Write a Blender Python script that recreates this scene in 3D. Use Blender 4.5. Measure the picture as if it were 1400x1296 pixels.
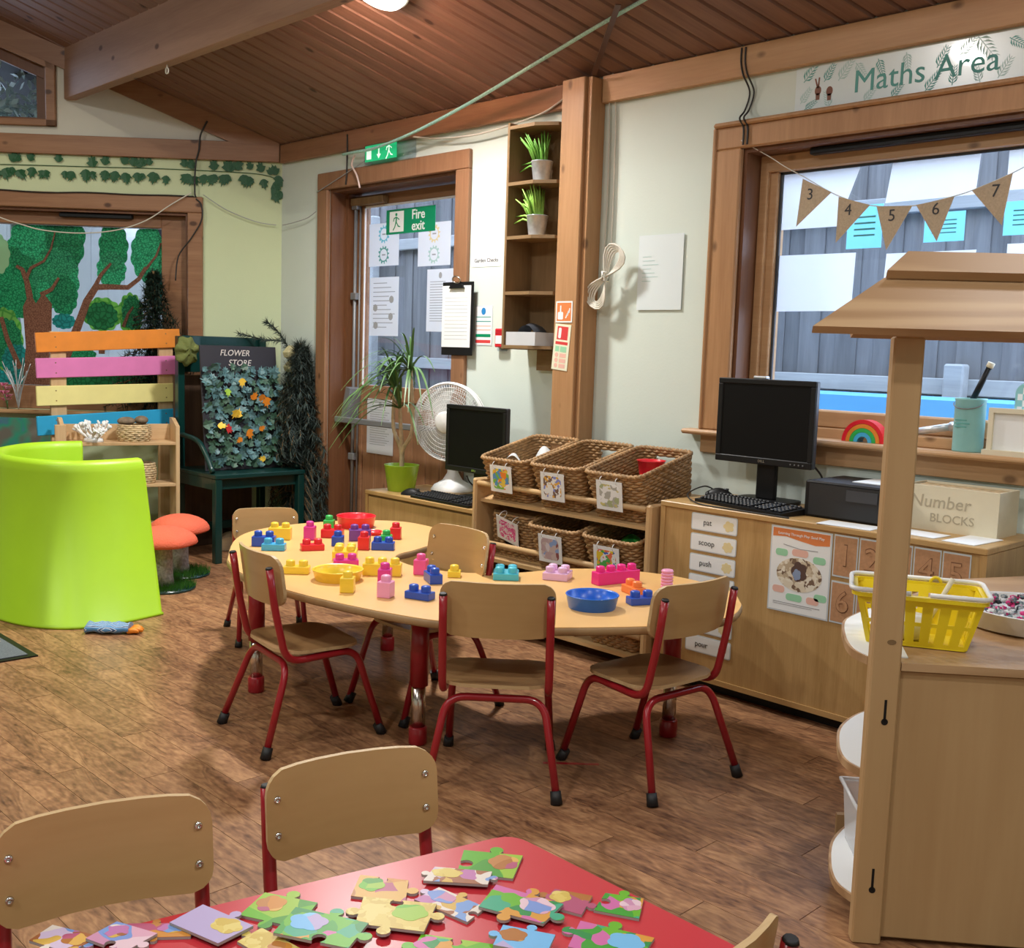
import bpy, bmesh, math, random
from mathutils import Matrix, Vector, Quaternion
random.seed(7)
for _o in list(bpy.data.objects): bpy.data.objects.remove(_o)
scene = bpy.context.scene
C = scene.collection
# ------------------------------------------------------------------ camera
cam_d = bpy.data.cameras.new('camera'); cam = bpy.data.objects.new('camera', cam_d); C.objects.link(cam)
_r = Vector((0.69730355, 0.71604688, 0.03232067)); _u = Vector((-0.10305213, 0.0555273, 0.99312485)); _f = Vector((-0.70932927, 0.6958402, -0.11250954))
cam.matrix_world = Matrix(((_r.x, _u.x, -_f.x, 6.1445), (_r.y, _u.y, -_f.y, -3.8494), (_r.z, _u.z, -_f.z, 1.3), (0, 0, 0, 1)))
cam_d.sensor_width = 36; cam_d.lens = 36 * 1456 / 1400; cam_d.clip_start = 0.02; cam_d.clip_end = 200
scene.camera = cam
# ------------------------------------------------------------------ world / exposure
wd = bpy.data.worlds.new('sky'); scene.world = wd; wd.use_nodes = True
wd.node_tree.nodes['Background'].inputs[0].default_value = (0.66, 0.78, 1.0, 1); wd.node_tree.nodes['Background'].inputs[1].default_value = 3.4
scene.view_settings.view_transform = 'Standard'; scene.view_settings.look = 'None'
scene.view_settings.exposure = 0.78; scene.view_settings.gamma = 1.0; scene.view_settings.use_curve_mapping = False
# room lamps: x, y, watts  (z follows the sloping ceiling); the first is in view, the others are unseen, added to light the room
LAMPS = [(2.045, -0.765, 54), (5.4, -0.9, 12), (0.4, -2.6, 34), (3.6, -3.3, 24), (6.6, -3.0, 36), (2.0, -5.6, 26), (5.2, -5.8, 26)]
LAMP_COL = (1.0, 0.985, 0.95)
# ------------------------------------------------------------------ materials
def nm(name):
    m = bpy.data.materials.new(name); m.use_nodes = True
    return m, m.node_tree.nodes, m.node_tree.links, m.node_tree.nodes['Principled BSDF']
def mat(name, col, rough=0.5, metal=0.0, noise=0.0, nscale=20, bump=0.0, bscale=60, emit=0, trans=0, spec=0.5, coat=0, sss=0):
    m, N, L, b = nm(name)
    b.inputs['Base Color'].default_value = (*col, 1); b.inputs['Roughness'].default_value = rough; b.inputs['Metallic'].default_value = metal
    b.inputs['Specular IOR Level'].default_value = spec
    if coat: b.inputs['Coat Weight'].default_value = coat
    if trans: b.inputs['Transmission Weight'].default_value = trans
    if emit: b.inputs['Emission Color'].default_value = (*col, 1); b.inputs['Emission Strength'].default_value = emit
    tc = N.new('ShaderNodeTexCoord')
    if noise:
        n = N.new('ShaderNodeTexNoise'); n.inputs['Scale'].default_value = nscale; n.inputs['Detail'].default_value = 5; L.new(tc.outputs['Object'], n.inputs['Vector'])
        r = N.new('ShaderNodeMapRange'); r.inputs[3].default_value = 1 - noise; r.inputs[4].default_value = 1 + noise; r.inputs[1].default_value = .3; r.inputs[2].default_value = .7
        L.new(n.outputs['Fac'], r.inputs[0])
        mx = N.new('ShaderNodeVectorMath'); mx.operation = 'SCALE'; mx.inputs[0].default_value = col; L.new(r.outputs[0], mx.inputs['Scale']); L.new(mx.outputs[0], b.inputs['Base Color'])
    if bump:
        n2 = N.new('ShaderNodeTexNoise'); n2.inputs['Scale'].default_value = bscale; n2.inputs['Detail'].default_value = 4; L.new(tc.outputs['Object'], n2.inputs['Vector'])
        bp = N.new('ShaderNodeBump'); bp.inputs['Strength'].default_value = bump; bp.inputs['Distance'].default_value = .01; L.new(n2.outputs['Fac'], bp.inputs['Height']); L.new(bp.outputs[0], b.inputs['Normal'])
    return m
def wood(name, c1, c2, axis='z', scale=1.0, rough=0.45, knots=0.0, rings=0.0, var=0.0, coat=0.0, dist=.6, fine=1.0):
    """procedural timber: grain runs along the given local axis"""
    m, N, L, b = nm(name)
    tc = N.new('ShaderNodeTexCoord'); oi = N.new('ShaderNodeObjectInfo')
    add = N.new('ShaderNodeVectorMath'); add.operation = 'ADD'
    sc = N.new('ShaderNodeVectorMath'); sc.operation = 'SCALE'; sc.inputs[0].default_value = (7.3, 5.1, 3.7); L.new(oi.outputs['Random'], sc.inputs['Scale'])
    L.new(tc.outputs['Object'], add.inputs[0]); L.new(sc.outputs[0], add.inputs[1])
    mp = N.new('ShaderNodeMapping'); k = {'x': (1, 14, 14), 'y': (14, 1, 14), 'z': (14, 14, 1)}[axis]
    mp.inputs['Scale'].default_value = tuple(a * scale for a in k); L.new(add.outputs[0], mp.inputs['Vector'])
    n = N.new('ShaderNodeTexNoise'); n.inputs['Scale'].default_value = 1.0; n.inputs['Detail'].default_value = 6; n.inputs['Distortion'].default_value = dist; L.new(mp.outputs[0], n.inputs['Vector'])
    n2 = N.new('ShaderNodeTexNoise'); n2.inputs['Scale'].default_value = 7.0 * fine; n2.inputs['Detail'].default_value = 3; L.new(mp.outputs[0], n2.inputs['Vector'])
    ad = N.new('ShaderNodeMath'); ad.operation = 'MULTIPLY_ADD'; ad.inputs[1].default_value = .45; L.new(n2.outputs['Fac'], ad.inputs[0]); L.new(n.outputs['Fac'], ad.inputs[2])
    src = ad.outputs[0]
    if rings:
        mp2 = N.new('ShaderNodeMapping'); k2 = {'x': (.35, 3, 3), 'y': (3, .35, 3), 'z': (3, 3, .35)}[axis]
        mp2.inputs['Scale'].default_value = tuple(a * scale for a in k2); L.new(add.outputs[0], mp2.inputs['Vector'])
        wv = N.new('ShaderNodeTexNoise'); wv.inputs['Scale'].default_value = 1.3; wv.inputs['Detail'].default_value = 1; L.new(mp2.outputs[0], wv.inputs['Vector'])
        ml = N.new('ShaderNodeMath'); ml.operation = 'MULTIPLY'; ml.inputs[1].default_value = 60; L.new(wv.outputs['Fac'], ml.inputs[0])
        sn = N.new('ShaderNodeMath'); sn.operation = 'SINE'; L.new(ml.outputs[0], sn.inputs[0])
        m2 = N.new('ShaderNodeMath'); m2.operation = 'MULTIPLY_ADD'; m2.inputs[1].default_value = rings; L.new(sn.outputs[0], m2.inputs[0]); L.new(src, m2.inputs[2]); src = m2.outputs[0]
    rp = N.new('ShaderNodeMapRange'); rp.inputs[1].default_value = .45; rp.inputs[2].default_value = 1.0; L.new(src, rp.inputs[0])
    mx = N.new('ShaderNodeMix'); mx.data_type = 'RGBA'; mx.inputs[6].default_value = (*c1, 1); mx.inputs[7].default_value = (*c2, 1); L.new(rp.outputs[0], mx.inputs[0])
    col = mx.outputs[2]
    if knots:
        mp3 = N.new('ShaderNodeMapping'); k3 = {'x': (4.2, 7, 7), 'y': (7, 4.2, 7), 'z': (7, 7, 4.2)}[axis]; mp3.inputs['Scale'].default_value = k3; L.new(add.outputs[0], mp3.inputs['Vector'])
        vo = N.new('ShaderNodeTexVoronoi'); vo.inputs['Scale'].default_value = .95; L.new(mp3.outputs[0], vo.inputs['Vector'])
        kr = N.new('ShaderNodeMapRange'); kr.inputs[1].default_value = .07; kr.inputs[2].default_value = .13; kr.inputs[3].default_value = knots; kr.inputs[4].default_value = 0; L.new(vo.outputs['Distance'], kr.inputs[0])
        mk = N.new('ShaderNodeMix'); mk.data_type = 'RGBA'; mk.inputs[7].default_value = (c1[0] * .22, c1[1] * .16, c1[2] * .12, 1); L.new(kr.outputs[0], mk.inputs[0]); L.new(col, mk.inputs[6]); col = mk.outputs[2]
    if var:
        vr = N.new('ShaderNodeMapRange'); vr.inputs[3].default_value = 1 - var; vr.inputs[4].default_value = 1 + var; L.new(oi.outputs['Random'], vr.inputs[0])
        vs = N.new('ShaderNodeVectorMath'); vs.operation = 'SCALE'; L.new(col, vs.inputs[0]); L.new(vr.outputs[0], vs.inputs['Scale']); col = vs.outputs[0]
    L.new(col, b.inputs['Base Color']); b.inputs['Roughness'].default_value = rough; b.inputs['Specular IOR Level'].default_value = .4
    if coat: b.inputs['Coat Weight'].default_value = coat; b.inputs['Coat Roughness'].default_value = .2
    bp = N.new('ShaderNodeBump'); bp.inputs['Strength'].default_value = .12; bp.inputs['Distance'].default_value = .004; L.new(src, bp.inputs['Height']); L.new(bp.outputs[0], b.inputs['Normal'])
    return m
def blotch(name, cols, scale=30, rough=.4):
    """printed picture: patches of several flat colours"""
    m, N, L, b = nm(name)
    tc = N.new('ShaderNodeTexCoord'); oi = N.new('ShaderNodeObjectInfo'); add = N.new('ShaderNodeVectorMath'); add.operation = 'ADD'
    sc = N.new('ShaderNodeVectorMath'); sc.operation = 'SCALE'; sc.inputs[0].default_value = (3.3, 2.1, 1.7); L.new(oi.outputs['Random'], sc.inputs['Scale'])
    L.new(tc.outputs['Object'], add.inputs[0]); L.new(sc.outputs[0], add.inputs[1])
    n = N.new('ShaderNodeTexNoise'); n.inputs['Scale'].default_value = scale * .6; n.inputs['Detail'].default_value = 2; L.new(add.outputs[0], n.inputs['Vector'])
    m1 = N.new('ShaderNodeVectorMath'); m1.operation = 'MULTIPLY_ADD'; m1.inputs[1].default_value = (.05, .05, .05); L.new(n.outputs['Color'], m1.inputs[0]); L.new(add.outputs[0], m1.inputs[2])
    vo = N.new('ShaderNodeTexVoronoi'); vo.inputs['Scale'].default_value = scale; L.new(m1.outputs[0], vo.inputs['Vector'])
    sp = N.new('ShaderNodeSeparateColor'); L.new(vo.outputs['Color'], sp.inputs[0])
    cr = N.new('ShaderNodeValToRGB'); cr.color_ramp.interpolation = 'CONSTANT'
    el = cr.color_ramp.elements; el.remove(el[1]); el[0].position = 0; el[0].color = (*cols[0], 1)
    for i, c in enumerate(cols[1:], 1): e_ = el.new(i / len(cols)); e_.color = (*c, 1)
    L.new(sp.outputs[0], cr.inputs[0]); L.new(cr.outputs[0], b.inputs['Base Color']); b.inputs['Roughness'].default_value = rough; b.inputs['Specular IOR Level'].default_value = .25
    return m
def paper_mat(name, col, tl=.5):
    m, N, L, b = nm(name)
    b.inputs['Base Color'].default_value = (*col, 1); b.inputs['Roughness'].default_value = .6
    t = N.new('ShaderNodeBsdfTranslucent'); t.inputs[0].default_value = (*col, 1); mx = N.new('ShaderNodeMixShader'); mx.inputs[0].default_value = tl
    L.new(b.outputs[0], mx.inputs[1]); L.new(t.outputs[0], mx.inputs[2]); L.new(mx.outputs[0], N['Material Output'].inputs[0])
    return m
def glass_mat(name, tint=(.95, .98, 1)):
    m, N, L, b = nm(name)
    g = N.new('ShaderNodeBsdfGlossy'); g.inputs['Roughness'].default_value = .02; t = N.new('ShaderNodeBsdfTransparent'); t.inputs[0].default_value = (*tint, 1)
    lw_ = N.new('ShaderNodeLayerWeight'); pw_ = N.new('ShaderNodeMath'); pw_.operation = 'POWER'; pw_.inputs[1].default_value = 5; L.new(lw_.outputs['Facing'], pw_.inputs[0])
    fr = N.new('ShaderNodeMath'); fr.operation = 'MULTIPLY_ADD'; fr.inputs[1].default_value = .6; fr.inputs[2].default_value = .03; L.new(pw_.outputs[0], fr.inputs[0]); mx = N.new('ShaderNodeMixShader'); L.new(fr.outputs[0], mx.inputs[0]); L.new(t.outputs[0], mx.inputs[1]); L.new(g.outputs[0], mx.inputs[2]); L.new(mx.outputs[0], N['Material Output'].inputs[0])
    return m
def floor_mat():
    m, N, L, b = nm('vinyl_plank')
    tc = N.new('ShaderNodeTexCoord'); oi = N.new('ShaderNodeObjectInfo'); add = N.new('ShaderNodeVectorMath'); add.operation = 'ADD'
    sc = N.new('ShaderNodeVectorMath'); sc.operation = 'SCALE'; sc.inputs[0].default_value = (31, 17, 0); L.new(oi.outputs['Random'], sc.inputs['Scale'])
    L.new(tc.outputs['Object'], add.inputs[0]); L.new(sc.outputs[0], add.inputs[1])
    mp = N.new('ShaderNodeMapping'); mp.inputs['Scale'].default_value = (2.4, 7, 7); L.new(add.outputs[0], mp.inputs['Vector'])
    n = N.new('ShaderNodeTexNoise'); n.inputs['Scale'].default_value = 1.0; n.inputs['Detail'].default_value = 2.5; n.inputs['Distortion'].default_value = 1.0; L.new(mp.outputs[0], n.inputs['Vector'])
    ml = N.new('ShaderNodeMath'); ml.operation = 'MULTIPLY'; ml.inputs[1].default_value = 75; L.new(n.outputs['Fac'], ml.inputs[0])
    sn = N.new('ShaderNodeMath'); sn.operation = 'SINE'; L.new(ml.outputs[0], sn.inputs[0])
    n2 = N.new('ShaderNodeTexNoise'); n2.inputs['Scale'].default_value = 9; n2.inputs['Detail'].default_value = 6; L.new(mp.outputs[0], n2.inputs['Vector'])
    a = N.new('ShaderNodeMath'); a.operation = 'MULTIPLY_ADD'; a.inputs[1].default_value = .07; L.new(sn.outputs[0], a.inputs[0]); L.new(n2.outputs['Fac'], a.inputs[2])
    a2 = N.new('ShaderNodeMath'); a2.operation = 'MULTIPLY_ADD'; a2.inputs[1].default_value = .9; L.new(n.outputs['Fac'], a2.inputs[0]); L.new(a.outputs[0], a2.inputs[2])
    rp = N.new('ShaderNodeMapRange'); rp.inputs[1].default_value = .6; rp.inputs[2].default_value = 1.3; L.new(a2.outputs[0], rp.inputs[0])
    cr = N.new('ShaderNodeValToRGB'); e = cr.color_ramp.elements; e[0].position = 0; e[0].color = (.105, .045, .023, 1); e[1].position = 1; e[1].color = (.46, .25, .12, 1)
    x = e.new(.45); x.color = (.265, .128, .062, 1); L.new(rp.outputs[0], cr.inputs[0])
    vr = N.new('ShaderNodeMapRange'); vr.inputs[3].default_value = .86; vr.inputs[4].default_value = 1.12; L.new(oi.outputs['Random'], vr.inputs[0])
    vs = N.new('ShaderNodeVectorMath'); vs.operation = 'SCALE'; L.new(cr.outputs[0], vs.inputs[0]); L.new(vr.outputs[0], vs.inputs['Scale']); L.new(vs.outputs[0], b.inputs['Base Color'])
    b.inputs['Roughness'].default_value = .42; b.inputs['Specular IOR Level'].default_value = .35
    bp = N.new('ShaderNodeBump'); bp.inputs['Strength'].default_value = .08; bp.inputs['Distance'].default_value = .004; L.new(a.outputs[0], bp.inputs['Height']); L.new(bp.outputs[0], b.inputs['Normal'])
    return m
def leafy(name, c1, c2, scale=60, tl=.4):
    """painted foliage on glass: squiggly dark strokes on green"""
    m, N, L, b = nm(name)
    tc = N.new('ShaderNodeTexCoord'); vo = N.new('ShaderNodeTexVoronoi'); vo.feature = 'DISTANCE_TO_EDGE'; vo.inputs['Scale'].default_value = scale
    n = N.new('ShaderNodeTexNoise'); n.inputs['Scale'].default_value = scale * .5; L.new(tc.outputs['Object'], n.inputs['Vector'])
    m1 = N.new('ShaderNodeVectorMath'); m1.operation = 'MULTIPLY_ADD'; m1.inputs[1].default_value = (.03, .03, .03); L.new(n.outputs['Color'], m1.inputs[0]); L.new(tc.outputs['Object'], m1.inputs[2]); L.new(m1.outputs[0], vo.inputs['Vector'])
    r = N.new('ShaderNodeMapRange'); r.inputs[1].default_value = .02; r.inputs[2].default_value = .16; L.new(vo.outputs['Distance'], r.inputs[0])
    mx = N.new('ShaderNodeMix'); mx.data_type = 'RGBA'; mx.inputs[6].default_value = (*c2, 1); mx.inputs[7].default_value = (*c1, 1); L.new(r.outputs[0], mx.inputs[0]); L.new(mx.outputs[2], b.inputs['Base Color']); b.inputs['Roughness'].default_value = .5
    t = N.new('ShaderNodeBsdfTranslucent'); L.new(mx.outputs[2], t.inputs[0]); ms = N.new('ShaderNodeMixShader'); ms.inputs[0].default_value = tl
    L.new(b.outputs[0], ms.inputs[1]); L.new(t.outputs[0], ms.inputs[2]); L.new(ms.outputs[0], N['Material Output'].inputs[0])
    return m
M = {}
M['pine_x'] = wood('pine_x', (.225, .105, .052), (.345, .18, .095), 'x', knots=.85, rough=.42)
M['pine_z'] = wood('pine_z', (.225, .105, .052), (.345, .18, .095), 'z', knots=.85, rough=.42)
M['pine_lx'] = wood('pine_light_x', (.42, .235, .11), (.55, .335, .175), 'x', knots=.7, rough=.42)
M['pine_lz'] = wood('pine_light_z', (.37, .19, .086), (.50, .285, .14), 'z', knots=.7, rough=.42)
M['reveal'] = wood('reveal_wood', (.12, .046, .02), (.19, .082, .037), 'z', rough=.4)
M['board'] = wood('ceiling_board', (.18, .093, .066), (.285, .158, .113), 'x', knots=.85, rough=.5, var=.09)
M['purlin'] = wood('purlin_wood', (.27, .15, .098), (.38, .225, .15), 'x', knots=.85, rough=.5)
M['seam'] = mat('dark_seam', (.05, .022, .012), .8)
M['oak_z'] = wood('oak_veneer_z', (.40, .235, .085), (.56, .355, .15), 'z', scale=1.6, rough=.4, fine=1.6)
M['oak_x'] = wood('oak_veneer_x', (.40, .235, .085), (.56, .355, .15), 'x', scale=1.6, rough=.4, fine=1.6)
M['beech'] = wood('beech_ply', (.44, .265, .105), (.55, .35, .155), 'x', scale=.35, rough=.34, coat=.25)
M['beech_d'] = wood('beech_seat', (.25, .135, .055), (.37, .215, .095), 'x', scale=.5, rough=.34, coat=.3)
M['ply'] = wood('ply_edge', (.45, .29, .14), (.62, .44, .23), 'x', scale=2, rough=.5)
M['tabletop'] = mat('tabletop_laminate', (.76, .45, .17), .35, noise=.04, nscale=4)
M['tableedge'] = mat('table_edge', (.36, .225, .105), .45, noise=.12, nscale=12)
M['shop'] = wood('shop_beech', (.44, .265, .12), (.53, .345, .17), 'z', scale=.45, rough=.5, rings=.05)
M['shop_x'] = wood('shop_beech_x', (.39, .225, .108), (.52, .33, .175), 'x', scale=.7, rough=.45, rings=.35)
M['shelfwood'] = wood('shelf_wood', (.165, .098, .042), (.26, .16, .075), 'z', rough=.55)
M['rawpine_z'] = wood('raw_pine_z', (.50, .315, .155), (.66, .46, .26), 'z', knots=.5, rough=.55)
M['rawpine_x'] = wood('raw_pine_x', (.50, .315, .155), (.66, .46, .26), 'x', knots=.5, rough=.55)
M['wall'] = mat('wall_cream_white', (.66, .74, .68), .75, noise=.015, nscale=3, bump=.05, bscale=90)
M['wall_green'] = mat('wall_pale_green', (.585, .665, .43), .75, noise=.015, nscale=3, bump=.05, bscale=90)
M['wall_white'] = mat('wall_white', (.62, .61, .545), .8)
M['floor'] = floor_mat()
M['floor_base'] = mat('floor_seam', (.09, .045, .025), .7)
M['red_tube'] = mat('red_powder_coat', (.33, .010, .018), .28, coat=.3)
M['rubber'] = mat('black_rubber', (.012, .012, .013), .55)
M['chrome'] = mat('chrome', (.68, .62, .56), .22, 1)
M['steel'] = mat('galvanised_steel', (.60, .63, .66), .38, .6, noise=.15, nscale=40)
M['bolt'] = mat('bolt_metal', (.75, .75, .75), .25, 1)
M['red_top'] = mat('red_laminate', (.52, .03, .042), .33, spec=.38)
M['lime'] = mat('lime_plastic', (.375, .645, .018), .42, noise=.02, nscale=8, bump=.02, bscale=300)
M['black'] = mat('black_plastic', (.006, .006, .007), .45, spec=.35)
M['screen'] = mat('black_screen', (.002, .002, .0025), .5, spec=.2)
M['keycap'] = mat('keycap', (.018, .019, .022), .5)
M['dgrey'] = mat('dark_grey_plastic', (.05, .055, .065), .35)
M['grey_m'] = mat('grey_painted_metal', (.22, .225, .235), .4, .3)
M['white'] = mat('white_plastic', (.80, .80, .79), .4)
M['whitecable'] = mat('white_cable', (.66, .63, .55), .5)
M['cable'] = mat('black_cable', (.02, .018, .017), .5)
M['tealrope'] = mat('teal_rope', (.38, .68, .62), .6, noise=.25, nscale=150)
M['paper'] = mat('paper_white', (.84, .86, .87), .6)
M['paper_w'] = paper_mat('window_paper', (.93, .94, .95), .7)
M['ink'] = mat('ink_black', (.03, .03, .035), .6)
M['inkgrey'] = mat('ink_grey', (.36, .37, .39), .6)
M['teal'] = mat('teal_print', (.10, .36, .33), .5)
M['teal2'] = mat('teal_pale_print', (.42, .62, .60), .5)
M['cyan'] = mat('cyan_print', (.16, .60, .78), .5)
M['skin'] = mat('brown_hand_print', (.22, .085, .05), .55)
M['green_sign'] = mat('green_sign', (.0, .27, .12), .4)
M['green_lit'] = mat('green_lit_sign', (.01, .36, .14), .35, emit=.5)
M['white_lit'] = mat('white_lit_sign', (.75, .92, .80), .35, emit=.45)
M['glass'] = glass_mat('window_glass')
M['wicker'] = mat('wicker', (.36, .205, .085), .55, noise=.35, nscale=45, bump=.4, bscale=160)
M['wicker_d'] = mat('wicker_inside', (.26, .145, .06), .6, noise=.35, nscale=45)
M['rattan_w'] = mat('pale_rattan', (.56, .42, .24), .6, noise=.35, nscale=60)
M['orange'] = mat('orange_paint', (.74, .235, .022), .5, noise=.08, nscale=12)
M['pinkp'] = mat('pink_paint', (.70, .195, .47), .5, noise=.05, nscale=12)
M['yellowp'] = mat('pale_yellow_paint', (.80, .73, .30), .5, noise=.04, nscale=12)
M['bluep'] = mat('sky_blue_paint', (.02, .36, .66), .5, noise=.06, nscale=12)
M['dgreen'] = mat('dark_green_paint', (.003, .034, .030), .3, coat=.2)
M['pineneedle'] = mat('dark_needles', (.010, .030, .018), .7)
M['pinegrey'] = mat('grey_needles', (.045, .065, .055), .7)
M['ivy'] = mat('ivy_leaf', (.015, .095, .035), .5)
M['leafblue'] = mat('blue_green_leaf', (.085, .18, .19), .5, noise=.45, nscale=60)
M['leafgreen'] = mat('grey_green_leaf', (.05, .115, .075), .5, noise=.45, nscale=60)
M['leaforange'] = mat('orange_leaf', (.82, .26, .02), .5)
M['leafyellow'] = mat('yellow_leaf', (.82, .52, .05), .5)
M['leafred'] = mat('red_leaf', (.55, .03, .03), .5)
M['leaflime'] = mat('lime_leaf', (.30, .50, .04), .5)
M['plant'] = mat('dracaena_leaf', (.075, .16, .045), .45)
M['trunk'] = mat('plant_trunk', (.48, .36, .22), .7, noise=.2, nscale=40)
M['succ'] = mat('grass_green', (.17, .42, .06), .5, noise=.2, nscale=60)
M['succ2'] = mat('grass_lime', (.30, .56, .09), .5, noise=.2, nscale=60)
M['potgreen'] = mat('lime_pot', (.31, .52, .02), .35)
M['soil'] = mat('soil', (.035, .022, .015), .9)
M['moss'] = mat('artificial_grass', (.07, .24, .03), .8)
M['felt_red'] = mat('coral_fabric', (.80, .145, .075), .85, bump=.5, bscale=120)
M['fur'] = mat('grey_fur', (.36, .33, .31), .9, noise=.3, nscale=70, bump=.6, bscale=90)
M['mat_grey'] = mat('grey_carpet_mat', (.12, .14, .155), .95, noise=.35, nscale=350)
M['coral_w'] = mat('white_coral', (.82, .83, .83), .6)
M['log'] = wood('log_end', (.42, .28, .16), (.58, .42, .26), 'x', rough=.7)
M['stone'] = mat('dark_cushion', (.035, .035, .04), .9, noise=.3, nscale=10)
M['fence'] = wood('grey_fence', (.105, .10, .105), (.20, .195, .20), 'z', scale=.8, rough=.8, var=.16)
M['fence_x'] = wood('grey_fence_rail', (.27, .275, .28), (.40, .405, .41), 'x', scale=.8, rough=.8)
M['fence_w'] = wood('white_fence', (.80, .80, .86), (.90, .90, .95), 'z', scale=.8, rough=.8)
M['outblue'] = mat('blue_tray', (.13, .42, .80), .5)
M['ground_out'] = mat('outside_paving', (.35, .35, .36), .9)
M['burlap'] = mat('burlap', (.47, .37, .26), .9, noise=.10, nscale=160, bump=.3, bscale=400)
for k, c in {'b_yellow': (.88, .63, .05), 'b_red': (.72, .015, .03), 'b_blue': (.015, .075, .46), 'b_lblue': (.06, .42, .72), 'b_green': (.03, .43, .09), 'b_purple': (.17, .045, .30),
             'b_magenta': (.68, .035, .30), 'b_pink': (.85, .35, .56), 'b_hotpink': (.80, .02, .24), 'b_rose': (.86, .10, .33), 'b_lilac': (.76, .47, .70), 'b_orange': (.92, .22, .05), 'b_cyan': (.07, .50, .64), 'd_blue': (.01, .13, .62)}.items():
    M[k] = mat('plastic_' + k, c, .3, coat=.15)
M['clearplastic'] = glass_mat('clear_tub_plastic', (.80, .84, .88))
def tub_mat():
    m, N, L, b = nm('translucent_tub'); b.inputs['Base Color'].default_value = (.85, .88, .92, 1); b.inputs['Roughness'].default_value = .25
    t = N.new('ShaderNodeBsdfTransparent'); mx = N.new('ShaderNodeMixShader'); mx.inputs[0].default_value = .5; L.new(b.outputs[0], mx.inputs[1]); L.new(t.outputs[0], mx.inputs[2]); L.new(mx.outputs[0], N['Material Output'].inputs[0]); return m
M['tubplastic'] = tub_mat()
M['basket_y'] = mat('yellow_basket', (.86, .66, .015), .35)
M['cream'] = mat('cream_frame', (.74, .68, .52), .5)
M['tealtin'] = mat('pale_teal_tin', (.27, .58, .60), .4, noise=.05, nscale=20)
M['cardboard'] = mat('cream_cardboard', (.72, .65, .48), .7, noise=.03)
M['tile_brown'] = mat('brown_number_card', (.50, .265, .135), .6, noise=.10, nscale=90)
M['tile_groove'] = mat('number_groove', (.19, .085, .04), .6)
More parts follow.
